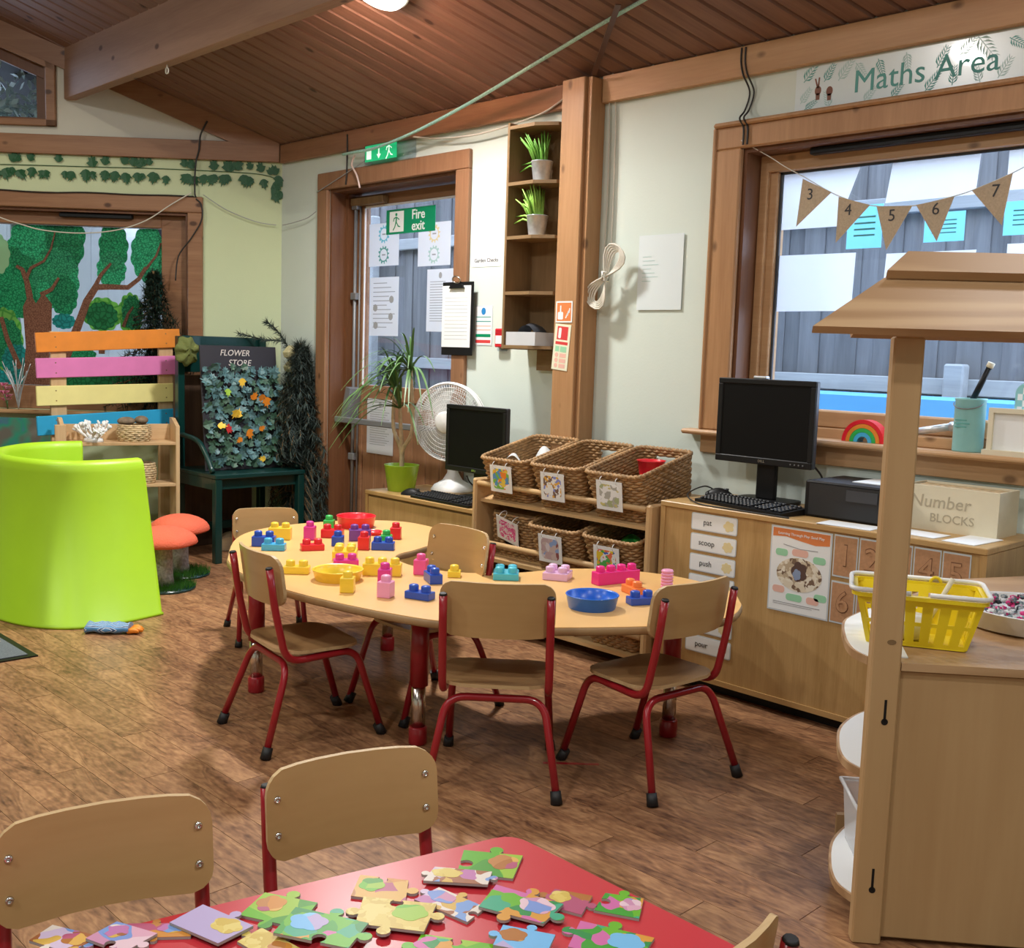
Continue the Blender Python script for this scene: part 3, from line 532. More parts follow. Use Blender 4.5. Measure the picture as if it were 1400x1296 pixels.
wn3 = struct(c.build('window_3', 'reveal', rz=LW), 'small sloping window with a dark frame')
c = MB(); c.wallprism([(TX0 - .10, TZ0 + .03), (TX1, TZ0 + .03), (TX1, TZT(TX1) - .07), (TX0 - .10, TZT(TX0) - .035)], .118, .124); c.build('pane', 'glass', wn3)
# ================================================================== OUTSIDE
out = struct(MB().box(-8, 10, .22, 9, -.4, -.3).build('ground', 'ground_out'))
fz = thing('garden_fence', 'weathered grey board fence outside the large window and the door', 'fence', (0, 2.0, -.3))
fb = [MB().box(0, .138, -.008, .002, 0, 2.9, .003).mesh('fence_board', 'fence') for _ in range(2)]
for i in range(66):
    place(fb[i % 2], 'fence_board', fz, (-3.2 + .122 * i, .012 * (i % 2), 0))
for z in (.92, 1.45, 2.45): MB().box(-3.2, 4.9, -.065, -.012, z, z + .09, .004).build('rail', 'fence_x', fz)
MB().wallprism([(2.55, 1.10), (4.9, 1.32), (4.9, 1.50), (2.55, 1.28)], -.16, -.07).build('sloping_rail', 'fence_x', fz)
for x in (-1.6, .5, 2.3, 3.63): MB().box(x, x + .11, -.15, -.066, 0, 2.75 if x < 3 else 1.62, .01).build('post', 'fence_x', fz)
tag(MB().prism(rrect(2.3, .6, .12), 0, .13).build('water_tray', 'outblue', loc=(3.35, 1.25, 1.02)), 'bright blue play tray outside below the large window', 'tray')
tag(MB().box(-1.0, 1.0, -.25, .25, -.02, 0).box(-.95, -.9, -.2, -.15, -1.3, -.02).box(.9, .95, -.2, -.15, -1.3, -.02).box(-.95, -.9, .15, .2, -1.3, -.02).box(.9, .95, .15, .2, -1.3, -.02).build('tray_stand', 'grey_m', loc=(3.35, 1.25, 1.02)), 'grey metal stand under the blue play tray', 'stand')
fw = thing('white_fence', 'white painted board fence outside the mural window', 'fence', lw(0, 2.8, -.3), LW)
fbw = MB().box(0, .149, -.012, .012, 0, 2.75, .003).mesh('fence_board', 'fence_w')
for i in range(24): place(fbw, 'fence_board', fw, (-4.2 + .15 * i, 0, 0))
for z in (.9, 2.1): MB().box(-4.2, -.6, .013, .06, z, z + .09).build('rail', 'fence_w', fw)
MB().box(-8, 8, 0, 6, -.36, -.32).build('ground_beside', 'ground_out', None, rz=LW)
struct(bpy.data.objects['ground_beside'])
ov = MB(); _c, _s = math.cos(LW), math.sin(LW); _p = [(x, y, EAVE - TB * (x * _s + y * _c) + dz) for dz in (-.03, -.012) for x, y in ((-.4, .24), (-5.4, .24), (-5.4, 2.6), (-.4, 2.6))]; ov.add(_p, [(0, 1, 2, 3), (7, 6, 5, 4), (0, 4, 5, 1), (1, 5, 6, 2), (2, 6, 7, 3), (3, 7, 4, 0)])  # dark slab added under the outer boards to darken the small window's view
struct(ov.build('trim_30', mat('shade_slab', (.012, .013, .016), .8), rz=LW), 'dark slab added outside to darken the small window')
# bush seen through the small window
tb_ = MB(); rr = random.Random(3)
for i in range(420):
    c0 = Vector((rr.gauss(0, .20), max(-.2, min(.2, rr.gauss(0, .08))), max(-.3, min(.3, rr.gauss(.0, .15))))); q = Quaternion((rr.gauss(0, 1), rr.gauss(0, 1), rr.gauss(0, 1), rr.gauss(0, 1))).normalized().to_matrix()
    tb_.add([tuple(c0 + q @ Vector(p)) for p in ((-.05, 0, 0), (0, -.018, 0), (.05, 0, 0), (0, .018, 0))], [(0, 1, 2, 3)])
tb_.tube([(0, 0, -3.1), (0, 0, -.1)], .03, 8)
M['bush'] = mat('pale_bush_leaf', (.42, .50, .48), .5)
tag(tb_.build('garden_bush', 'bush', loc=lw(-1.95, .52, 2.80), rz=LW), 'pale leafy bush outside the small sloping window', 'bush')
# ================================================================== CHAIRS
def panel(mb, W, H, r, th, fn, nu=14, nv=8, mi=0, mie=0):
    """rounded rectangular plywood panel; fn maps (u,v,d) in metres to a point"""
    us = [-1, -.985, -.95, -.9, -.8, -.6, -.35, 0, .35, .6, .8, .9, .95, .985, 1]
    def hh(u):
        x = abs(u) * W / 2; e = x - (W / 2 - r)
        return H / 2 if e <= 0 else H / 2 - r + math.sqrt(max(r * r - e * e, 0))
    F, Bk = [], []
    for j in range(nv + 1):
        t = -1 + 2 * j / nv
        F.append([fn(u * W / 2, t * hh(u), 0) for u in us]); Bk.append([fn(u * W / 2, t * hh(u), th) for u in us])
    mb.grid(F, True, mi); mb.grid([r_[::-1] for r_ in Bk], True, mi)
    loopF = F[0] + [F[j][-1] for j in range(1, nv + 1)] + F[nv][-2::-1] + [F[j][0] for j in range(nv - 1, 0, -1)]
    loopB = Bk[0] + [Bk[j][-1] for j in range(1, nv + 1)] + Bk[nv][-2::-1] + [Bk[j][0] for j in range(nv - 1, 0, -1)]
    n = len(loopF); mb.add(loopF + loopB, [(i, (i + 1) % n, n + (i + 1) % n, n + i) for i in range(n)], False, mie)
    return mb
def make_chair(k, name='child_chair'):
    """red steel tube child chair, faces +y"""
    r = thing(name, 'x', 'chair'); tr = .0118 * (k ** .3)
    def S(p): return tuple(a * k for a in p)
    zs = .315
    for sx in (-1, 1):
        path = [S((sx * .156, -.194, .603)), S((sx * .157, -.175, .47)), S((sx * .158, -.135, zs - .022)), S((sx * .150, .115, zs - .012)), S((sx * .168, .205, .02))]
        p = MB().tube(fillet(path, .055 * k, 6), tr * 1.04, 10); o = p.build('side_frame', 'red_tube', r)
        MB().cyl(S((sx * .156, -.1945, .602)), S((sx * .156, -.1952, .608)), tr * 1.06, tr * .85, 10).build('end_cap', 'rubber', o)
        MB().cyl(S((sx * .166, .192, .036)), S((sx * .170, .211, 0)), tr * 1.35, tr * 1.5, 12).build('rubber_foot', 'rubber', o)
    path = [S((-.192, -.215, .02)), S((-.145, -.125, zs - .035)), S((.145, -.125, zs - .035)), S((.192, -.215, .02))]
    rl = MB().tube(fillet(path, .06 * k, 7), tr, 10).build('rear_leg_frame', 'red_tube', r)
    for sx in (-1, 1): MB().cyl(S((sx * .1885, -.207, .036)), S((sx * .1935, -.219, 0)), tr * 1.35, tr * 1.5, 12).build('rubber_foot', 'rubber', rl)
    th = .011
    def seatf(x, y, d):
        yy = y - .005; zz = zs - .002 + .10 * (x * x) + (-.35 * max(0, yy - .10) ** 1.5) + .18 * max(0, -yy - .06) ** 1.6
        return S((x, yy, zz + d))
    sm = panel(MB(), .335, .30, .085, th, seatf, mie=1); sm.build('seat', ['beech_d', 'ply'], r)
    def backf(x, z, d):
        zz = z + .558; lean = -.183 - .14 * (zz - .5); yy = lean + .022 - .036 * (1 - (x / .17) ** 2) + .012
        return S((x, yy + d, zz))
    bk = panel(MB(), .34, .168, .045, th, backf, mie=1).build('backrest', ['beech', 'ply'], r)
    for sx in (-1, 1):
        for zz in (.525, .59):
            p0 = backf(sx * .148, zz - .558, th); b = MB().lathe([(.0075 * k, 0), (.0065 * k, .003), (.003 * k, .0045), (.0028 * k, .002), (0, .002)], 10); b.xf(Matrix.Translation(p0) @ Matrix.Rotation(-math.pi / 2, 4, 'X')); b.build('bolt', 'bolt', bk)
    return r
big = make_chair(1.0); small = make_chair(.92)
used = set()
def put_chair(proto, x, y, rz, label, group):
    if proto.name in used: c = copy_tree(proto)
    else: c = proto; used.add(proto.name)
    c.scale = (1, 1, 1); c.location = (x, y, 0); c.rotation_euler = (0, 0, math.radians(rz)); c['label'] = label; c['group'] = group
    return c
g1 = 'child chairs at the horseshoe table'
put_chair(big, 3.845, -1.625, 43, 'child chair on the outer curve of the horseshoe table, beside the blue dish', g1)
put_chair(big, 4.125, -1.235, 85, 'red framed child chair at the table end beside the long oak cupboard', g1)
put_chair(big, 3.15, -1.87, -9, 'child chair on the outer curve of the horseshoe table, facing the yellow dish', g1)
put_chair(big, 3.19, -1.385, 178, 'red framed child chair standing in the notch of the horseshoe table', g1)
_c5 = put_chair(small, 2.03, -1.325, -115, 'smaller red framed child chair at the horseshoe table nearest the dark green bench', g1)
_c5.scale = (.94, .94, .94)
g2 = 'child chairs at the red table'
put_chair(small, 4.835, -2.825, -105, 'child chair at the red table beside the orange brown jigsaw piece', g2)
put_chair(small, 4.765, -3.235, -106, 'child chair at the red table beside the chocolate brown tower jigsaw piece', g2)
put_chair(small, 5.295, -2.80, 88, 'child chair across the red table with its back to the wooden play shop', g2)
# ================================================================== HORSESHOE TABLE
TZ = .49
o_ = [(2.566, -1.836), (2.24, -1.625), (2.075, -1.454), (2.011, -1.267), (2.013, -1.073), (2.052, -.893), (2.181, -.732), (2.322, -.692), (2.52, -.72), (2.70, -.87), (2.812, -1.107), (2.847, -1.223), (2.897, -1.284), (2.979, -1.319), (3.09, -1.327), (3.25, -1.27), (3.374, -1.115), (3.423, -.93), (3.48, -.826), (3.581, -.73), (3.709, -.667), (3.865, -.649), (4.056, -.695), (4.168, -.804), (4.219, -.875), (4.27, -1.005), (4.262, -1.162), (4.204, -1.301), (4.079, -1.495), (3.939, -1.665), (3.755, -1.794), (3.584, -1.856), (3.41, -1.898), (3.20, -1.93), (2.95, -1.935), (2.75, -1.905)]
cl_ = smoothpath([(x, y, 0) for x, y in o_ + [o_[0]]], 4)[:-1]; outline = [(p[0], p[1]) for p in cl_]
cxy = (sum(p[0] for p in outline) / len(outline), sum(p[1] for p in outline) / len(outline))
tab = thing('horseshoe_table', 'horseshoe shaped beech laminate table covered in building bricks', 'table', (3.2, -1.3, 0))
def inset(P, d):
    n = len(P); out_ = []
    for i in range(n):
        a, b = Vector(P[i - 1]), Vector(P[(i + 1) % n]); t = (b - a).normalized(); out_.append((P[i][0] + t.y * d, P[i][1] - t.x * d))
    return out_
sgnA = sum(outline[i][0] * outline[(i + 1) % len(outline)][1] - outline[(i + 1) % len(outline)][0] * outline[i][1] for i in range(len(outline)))
ins = inset(outline, .004 if sgnA < 0 else -.004)
loc_ = lambda P: [(x - 3.2, y + 1.3) for x, y in P]
MB().prism(loc_(ins), TZ - .002, TZ).build('tabletop', 'tabletop', tab)
n = len(outline); e1 = loc_(outline); e2 = loc_(ins); e3 = loc_(inset(outline, .006 if sgnA < 0 else -.006))
mb = MB(); mb.ring([[(x, y, TZ - .027) for x, y in e3], [(x, y, TZ - .022) for x, y in e1], [(x, y, TZ - .005) for x, y in e1], [(x, y, TZ - .0019) for x, y in e2]], True, False, True); mb.build('edge_band', 'tableedge', tab)
for lx, ly in ((3.991, -.937), (2.698, -1.786), (3.50, -1.655), (2.55, -1.05), (2.15, -1.2)):
    if lx == 2.15: continue
    lg = MB().cyl((0, 0, .20), (0, 0, TZ - .027), .031, n=18).build('leg', 'red_tube', tab, (lx - 3.2, ly + 1.3, 0))
    MB().cyl((0, 0, .05), (0, 0, .20), .0235, n=18).build('chrome_tube', 'chrome', lg); MB().lathe([(.029, 0), (.031, .004), (.031, .055), (.027, .06)], 18).build('foot', 'red_tube', lg)
# under-table rail
MB().box(-.55, .30, -.37, -.34, TZ - .05, TZ - .0275).build('apron_rail', 'red_tube', tab)
# ================================================================== BUILDING BRICKS
BU = .046
def brick(nx, ny, m, x, y, rz, label, hk=.8, z=TZ, stud='round'):
    """nx x ny studs"""
    w, d, h = BU * nx, BU * ny, BU * hk
    o = MB().box(-w / 2, w / 2, -d / 2, d / 2, 0, h, .0022).build('building_brick', m, None, (x, y, z), math.radians(rz)); tag(o, label, 'toy brick', 'building bricks on the horseshoe table')
    key = ('stud', m)
    if key not in pm: pm[key] = MB().lathe([(.0165, 0), (.0165, .016), (.0145, .0195), (.009, .0215), (0, .022)], 14, caps=False).mesh('stud', m)
    for i in range(nx):
        for j in range(ny): place(pm[key], 'stud', o, ((i - (nx - 1) / 2) * BU, (j - (ny - 1) / 2) * BU, h))
    return o
Bk = [  # nx ny material x y rz label height
 (2, 1, 'b_yellow', 2.303, -1.438, 47, 'yellow two-stud brick near the table rim by the smaller chair', 1.1), (1, 1, 'b_magenta', 2.378, -1.34, 45, 'tall magenta one-stud brick standing alone', 1.25), (1, 1, 'b_green', 2.20, -1.12, 45, 'green one-stud brick behind the red two-stud brick', .9),
 (2, 1, 'b_red', 2.392, -1.235, 40, 'red two-stud brick in front of a green brick', .8), (2, 1, 'b_purple', 2.514, -1.18, 55, 'purple two-stud brick beside the red dish', 1.05), (1, 1, 'b_red', 2.568, -1.03, 45, 'red one-stud brick standing alone by the table notch', 1.1),
 (1, 1, 'b_blue', 2.56, -1.325, 45, 'dark blue one-stud brick behind the yellow four-stud brick', .9), (1, 1, 'b_red', 2.686, -1.285, 45, 'red one-stud brick touching the blue two-stud brick', 1.15), (2, 1, 'b_blue', 2.735, -1.225, 45, 'dark blue two-stud brick between red and green bricks', .7),
 (1, 1, 'b_green', 2.645, -1.14, 45, 'green one-stud brick behind the dark blue brick', .85), (2, 1, 'b_blue', 2.40, -1.575, 47, 'dark blue two-stud brick at the table rim by a chair back', .9), (2, 1, 'b_lblue', 2.50, -1.59, 47, 'sky blue two-stud brick in front of the dark blue brick', .6),
 (2, 1, 'b_red', 2.583, -1.465, 65, 'low red two-stud brick in the open middle of the table', .55), (2, 2, 'b_yellow', 2.808, -1.465, 50, 'yellow four-stud brick behind the magenta brick', .8), (2, 1, 'b_magenta', 2.925, -1.545, 60, 'magenta two-stud brick in front of the yellow four-stud brick', .6),
 (2, 1, 'b_yellow', 2.925, -1.758, 47, 'yellow low two-stud brick beside a chair back', .6), (1, 1, 'b_yellow', 3.274, -1.786, 45, 'yellow one-stud brick in front of the yellow dish', 1.1), (3, 1, 'b_yellow', 3.127, -1.529, 45, 'yellow three-stud brick by the notch', .95),
 (1, 1, 'b_magenta', 3.235, -1.60, 45, 'magenta one-stud brick right behind the pale pink brick', 1.1), (1, 1, 'b_pink', 3.408, -1.729, 30, 'pale pink one-stud brick nearest the outer rim', 1.15), (1, 1, 'b_rose', 3.195, -1.405, 35, 'rose pink one-stud brick at the notch edge', 1.2),
 (2, 1, 'b_blue', 3.323, -1.455, -25, 'dark blue two-stud brick next to the rose pink brick', .75), (2, 1, 'b_blue', 3.494, -1.655, 20, 'dark blue two-stud brick alone near a chair back', .55), (1, 1, 'b_yellow', 3.30, -1.335, 45, 'small yellow brick half hidden behind a chair back', .5),
 (2, 2, 'b_cyan', 3.43, -1.20, 45, 'cyan four-stud brick behind a chair back', .55), (2, 2, 'b_lilac', 3.545, -1.05, 30, 'lilac four-stud brick behind a chair back', .6), (4, 1, 'b_hotpink', 3.72, -.93, 76, 'hot pink four-stud long brick at the cupboard end', 1.0),
 (2, 1, 'b_orange', 3.872, -1.015, -20, 'orange two-stud brick behind a dark blue brick', .6), (2, 1, 'b_blue', 3.986, -1.115, 65, 'dark blue two-stud brick in front of the orange brick', .55)]
for nx, ny, m, x, y, rz, lb, hk in Bk: brick(nx, ny, m, x, y, rz, lb, hk)
def dish(x, y, r, h, m, label, name='play_dish', fl=1.1):
    tag(MB().lathe([(r * .88, 0), (r * .9, .002), (r, h), (r * 1.03, h + .002), (r * 1.0, h + .004), (r * .96, h - .001), (r * .86, .005), (0, .005)], 40, caps=False).add([(r * .88 * math.cos(a), r * .88 * math.sin(a), 0) for a in [2 * math.pi * i / 40 for i in range(40)]], [tuple(range(40))[::-1]]).build(name, m, None, (x, y, TZ)), label, 'toy dish', 'toy dishes on the horseshoe table')
dish(2.225, -.99, .088, .05, 'b_red', 'red round dish at the rim of the table'); dish(3.095, -1.70, .088, .035, 'b_yellow', 'yellow round shallow dish'); dish(3.92, -1.285, .085, .042, 'd_blue', 'deep blue round toy dish')
dish(2.425, -1.045, .04, .012, 'b_red', 'small red flat lid next to the red one-stud brick', 'toy_lid')
tag(MB().box(-.09, .09, -.007, .007, 0, .0008).build('floor_tape', 'red_tube', None, (3.95, -1.39, 0), math.radians(46)), 'short dark red tape strip stuck on the floor under the chairs', 'tape')
# twisted pink candle-like brick
mb = MB(); 
for i in range(6): mb.lathe([(.019, i * .011), (.023, i * .011 + .0055), (.019, i * .011 + .011)], 14)
tag(mb.build('pink_twist', 'b_pink', None, (3.885, -.845, TZ)), 'pale pink ribbed toy post by the hot pink brick', 'toy', None)
# ================================================================== RED TABLE
RT = .47
rt = thing('red_table', 'glossy red tabletop table strewn with jigsaw pieces', 'table', (5.1, -3.1, 0))
q = [(4.895, -2.595), (5.385, -2.60), (5.47, -3.78), (4.625, -3.76)]
P_ = [v[:2] for v in fillet([(*q[3], 0)] + [(*p, 0) for p in q] + [(*q[0], 0)], .05, 6)][0:]
pts_ = []
for i in range(4):
    a, b, c_ = Vector((*q[i - 1], 0)), Vector((*q[i], 0)), Vector((*q[(i + 1) % 4], 0)); f_ = fillet([a, b, c_], .04, 6)[1:-1]; pts_ += [(p[0] - 5.1, p[1] + 3.1) for p in f_]
MB().prism(pts_, RT - .003, RT).build('tabletop', 'red_top', rt)
ii = inset(pts_, .002); MB().prism(pts_, RT - .026, RT - .003).build('edge_band', mat('red_edge', (.50, .03, .04), .35), rt)
for lx, ly in ((4.98, -2.70), (5.30, -2.70), (4.75, -3.65), (5.36, -3.65)):
    lg = MB().cyl((0, 0, .03), (0, 0, RT - .026), .022, n=14).build('leg', 'red_tube', rt, (lx - 5.1, ly + 3.1, 0)); MB().lathe([(.026, 0), (.026, .04)], 14).build('foot', 'rubber', lg)
# ---- jigsaw pieces
M['pz_green'] = blotch('puzzle_green', [(.10, .36, .01), (.15, .42, .015), (.06, .27, .02), (.13, .40, .012), (.28, .46, .03)], 12)
M['pz_sky'] = blotch('puzzle_sky', [(.16, .42, .72), (.22, .50, .76), (.17, .44, .72), (.42, .34, .56)], 12)
M['pz_garden'] = blotch('puzzle_garden', [(.05, .30, .03), (.13, .40, .02), (.05, .34, .20), (.55, .13, .34), (.60, .28, .04), (.03, .24, .06)], 30)
M['pz_brown'] = blotch('puzzle_brown', [(.38, .14, .025), (.55, .23, .04), (.46, .19, .05), (.62, .36, .08), (.40, .08, .16)], 24)
M['pz_path'] = blotch('puzzle_path', [(.62, .47, .11), (.66, .53, .16), (.56, .40, .08)], 60)
M['pz_house'] = blotch('puzzle_house', [(.56, .44, .60), (.17, .29, .58), (.58, .36, .07), (.66, .58, .52), (.32, .11, .04), (.45, .16, .36)], 36)
M['pz_pink'] = blotch('puzzle_pink', [(.62, .33, .44), (.68, .48, .55), (.52, .24, .38), (.18, .27, .58)], 22)
M['pz_card'] = mat('puzzle_card_edge', (.40, .38, .36), .8)
def jig(w, h, tabs, seed=0):
    """jigsaw outline; tabs = signs for +x, +y, -x, -y sides (1 out, -1 in, 0 straight)"""
    P = []; k = min(w, h) * .17
    cs = [(w / 2, -h / 2), (w / 2, h / 2), (-w / 2, h / 2), (-w / 2, -h / 2)]; rr = random.Random(seed)
    cs = [(x * (1 + rr.uniform(-.12, .12)), y * (1 + rr.uniform(-.12, .12))) for x, y in cs]
    for i in range(4):
        a, b = Vector(cs[i]), Vector(cs[(i + 1) % 4]); t = (b - a).normalized(); nn = Vector((t.y, -t.x)); mid = a.lerp(b, .5 + rr.uniform(-.08, .08)); P.append(tuple(a))
        if tabs[i]:
            s_ = tabs[i]; P.append(tuple(mid - t * k * .55)); 
            for j in range(9):
                an = math.radians(-50 + 280 * (8 - j) / 8); P.append(tuple(mid + t * k * .85 * math.cos(an) + nn * s_ * k * (.75 + .85 * math.sin(an))))
            P.append(tuple(mid + t * k * .55))
    return P
PZ = [(4.857, -3.036, .135, .11, (0, 1, 0, 1), 30, 'pz_green', 'pz_brown', 'grass green jigsaw piece with an orange snail corner'), (4.836, -3.135, .15, .09, (0, 1, 0, 0), 15, 'pz_sky', 'pz_path', 'sky blue wedge jigsaw piece with a pink edge'),
      (4.905, -2.885, .12, .10, (1, -1, 0, 1), 40, 'pz_brown', 'pz_green', 'orange brown jigsaw piece with a blue and green corner'), (4.955, -2.705, .15, .12, (0, 1, -1, 0), 35, 'pz_green', 'pz_brown', 'grass green jigsaw piece with an orange lion, nearest the table corner'),
      (4.962, -2.775, .15, .07, (1, 0, 1, 0), 40, 'pz_house', 'pz_path', 'castle jigsaw piece with cream towers and a brown roof'), (4.984, -2.925, .16, .11, (1, -1, 1, 1), 38, 'pz_path', 'pz_green', 'yellow stone path jigsaw piece'),
      (5.008, -2.835, .15, .075, (-1, 1, 1, 0), 10, 'pz_house', 'pz_pink', 'candy house jigsaw piece with a lilac roof'), (5.085, -2.765, .17, .11, (1, 1, 0, 1), 20, 'pz_garden', 'pz_pink', 'flower bush jigsaw piece with pink blossoms'),
      (5.12, -2.695, .10, .085, (1, 0, 1, 0), 25, 'pz_brown', 'pz_path', 'brown wooden signpost jigsaw piece'), (5.182, -2.645, .10, .09, (0, 1, -1, 0), 30, 'pz_garden', 'pz_pink', 'jigsaw piece with a striped lollipop and green leaves'),
      (4.955, -3.03, .17, .11, (1, 1, 0, -1), 30, 'pz_garden', 'pz_sky', 'jigsaw piece with a green tree of painted eggs on blue'), (5.235, -2.735, .16, .11, (0, 1, 1, 0), 25, 'pz_garden', 'pz_sky', 'green shrub jigsaw piece with a blue sky corner'),
      (5.105, -2.92, .17, .10, (1, -1, 1, 0), 35, 'pz_green', 'pz_garden', 'bright green lawn jigsaw piece by the table middle'), (4.728, -3.305, .12, .07, (1, 0, 0, 1), 25, 'pz_house', 'pz_brown', 'jigsaw piece with blue house windows and a dark roof'),
      (4.785, -3.245, .11, .08, (1, 0, 0, -1), 20, 'pz_pink', 'pz_house', 'pale pink icing jigsaw piece'), (4.795, -3.195, .13, .06, (0, 1, 0, 1), 50, 'pz_brown', 'pz_house', 'chocolate brown tower jigsaw piece with blue panes'),
      (5.165, -2.835, .12, .08, (0, 1, 1, 0), 30, 'pz_sky', 'pz_brown', 'small blue jigsaw piece with a brown bird'), (4.93, -3.10, .12, .07, (0, 1, 1, 0), 10, 'pz_path', 'pz_brown', 'yellow and brown jigsaw piece beside the egg tree'),]
pk = random.Random(11); seen = []
for i, (x, y, w_, h_, tb, rz, m1, m2, lb) in enumerate(PZ):
    w_ *= .66; h_ *= .66; P = jig(w_, h_, tb, i)
    lv = [l for (X_, Y_, R_, l) in seen if math.hypot(X_ - x, Y_ - y) < R_ + .5 * max(w_, h_) + .012]; l_ = next(k for k in range(9) if k not in lv); seen.append((x, y, .5 * max(w_, h_), l_))
    o = thing('jigsaw_piece', lb, 'jigsaw piece', (x, y, RT + .0052 * l_), math.radians(rz), 'jigsaw pieces on the red table')
    MB().prism(P, 0.0002, .0042).build('card', 'pz_card', o); MB().prism(P, .0042, .0047).build('print', m1, o)
    cxp, cyp = (.22 * w_ * (1 if i % 2 else -1), .12 * h_); MB().prism(blobpoly(cxp, cyp, w_ * .24, h_ * .30, 5, .2, 30, i), .0047, .005).build('picture', m2, o)
# ================================================================== OAK CUPBOARD (large)
K = .735
cb = thing('oak_cupboard', 'long oak veneer cupboard with word cards and number cards on its front', 'cupboard', (4.185, -.235, 0))
x0, x1 = -.645, .648; y0, y1 = -.215, .215
MB().box(x0, x1, y0 - .004, y1, K - .022, K, .003).build('top', 'oak_x', cb)
MB().box(x0, x0 + .022, y0, y1, .045, K - .022).build('side_panel', 'oak_z', cb); MB().box(x1 - .022, x1, y0, y1, .045, K - .022).build('side_panel', 'oak_z', cb)
MB().box(x0 + .022, x1 - .022, y0, y1, .045, .065).build('bottom_rail', 'oak_x', cb); MB().box(x0 + .022, x1 - .022, y1 - .012, y1, .065, K - .022).build('back_panel', 'oak_z', cb)
MB().box(x0 + .022, x1 - .022, y0 + .006, y0 + .02, .065, K - .022).build('front_panel', 'oak_z', cb)
MB().box(x0 + .03, x1 - .03, y0 + .05, y1 - .02, 0, .045).build('plinth', 'black', cb)
FY = -.4448   # world y of the front panel face
def wall_card(name, label, cat, x0, x1, z0, z1, y, m='paper', group=None, r=.0, th=.0016, rz=None, parts=()):
    """a flat sheet hanging on a vertical face at y (room side)"""
    o = thing(name, label, cat, ((x0 + x1) / 2, y, (z0 + z1) / 2), 0, group) if parts is not None else None
    w_, h_ = x1 - x0, z1 - z0; MB().wallprism(rrect(w_, h_, r, 4) if r else [(-w_ / 2, -h_ / 2), (w_ / 2, -h_ / 2), (w_ / 2, h_ / 2), (-w_ / 2, h_ / 2)], -th, 0).build('sheet', m, o)
    return o
def wp2(parent, name, poly, m, lay=1):   # flat print on a wall card
    MB().wallprism(poly, -.0016 - .0005 * lay, -.0016 - .0005 * (lay - 1)).build(name, m, parent)
def rect(x0, x1, z0, z1): return [(x0, z0), (x1, z0), (x1, z1), (x0, z1)]
M['sand'] = mat('sand_print', (.78, .66, .36), .6); M['redprint'] = mat('red_print', (.66, .05, .05), .6); M['laminate'] = mat('laminate_edge', (.60, .66, .70), .25)
words = ['pat', 'scoop', 'push', '', '', 'fill', 'pour']
for i, wd_ in enumerate(words):
    zt = .706 - i * .0805; o = wall_card('word_card', ('white laminated word card reading "%s"' % wd_ if wd_ else 'white laminated word card hidden by a chair back, ' + ('under the push card' if i == 3 else 'above the fill card')), 'word card', 3.690, 3.902, zt - .068, zt, FY, 'laminate', 'word cards on the oak cupboard', .008)
    wp2(o, 'face', rrect(.204, .06, .006, 4), 'paper'); wd_ and text('word', wd_, .031, 'ink', o, (-.03, -.0024, 0))
    if i == 6: wp2(o, 'icon', [(.05, -.005), (.085, -.01), (.088, .018), (.055, .015)], 'redprint', 2); wp2(o, 'icon', rect(.056, .060, -.026, -.004), 'inkgrey', 2)
    else: wp2(o, 'icon', blobpoly(.068, -.002, .022, .019, 5 + i, .3, 30, i), 'sand', 2)
# poster
ps = wall_card('activity_poster', 'white poster with orange header and oval photo of a child in sand', 'poster', 4.050, 4.297, .391, .706, FY, 'laminate')
wp2(ps, 'face', rect(-.118, .118, -.152, .152), 'paper')
M['porange'] = mat('poster_orange', (.74, .23, .07), .5); M['pgreen'] = mat('poster_green', (.33, .66, .42), .6); M['ppink'] = mat('poster_salmon', (.80, .48, .40), .6)
wp2(ps, 'header', [(-.115, .15), (-.115, .118), (-.06, .122), (0, .112), (.06, .104), (.115, .110), (.115, .15)], 'porange', 2)
text('heading', 'Learning Through Play: Sand Play', .014, 'paper', ps, (0, -.0032, .132)); wp2(ps, 'line', [(-.07, .094), (0, .084), (.07, .086), (.07, .083), (0, .081), (-.07, .091)], 'inkgrey', 2)
M['photo'] = blotch('sand_photo', [(.62, .52, .38), (.74, .66, .52), (.20, .13, .09), (.50, .40, .28), (.80, .74, .62)], 60)
wp2(ps, 'photo', ell(0, -.012, .092, .062, 28), 'photo', 2); wp2(ps, 'child', blobpoly(.0, -.0, .03, .035, 5, .2, 30), mat('photo_dark', (.10, .055, .045), .6), 3); wp2(ps, 'child_shirt', blobpoly(-.008, -.012, .016, .02, 5, .2, 20), mat('photo_blue', (.25, .32, .48), .6), 4)
for cx_, cz_, m_ in ((-.075, .062, 'pgreen'), (0, .068, 'ppink'), (.078, .052, 'pgreen'), (-.08, -.075, 'ppink'), (-.015, -.098, 'pgreen'), (.06, -.098, 'ppink'), (.09, -.082, 'pgreen')): wp2(ps, 'bubble', rrect(.05 if abs(cx_) > .02 else .066, .026, .011, 4, cx_, cz_), m_, 2)
wp2(ps, 'small_print', rect(-.1, .09, -.124, -.121), 'inkgrey', 2); wp2(ps, 'small_print', rect(-.1, .06, -.130, -.128), 'inkgrey', 2)
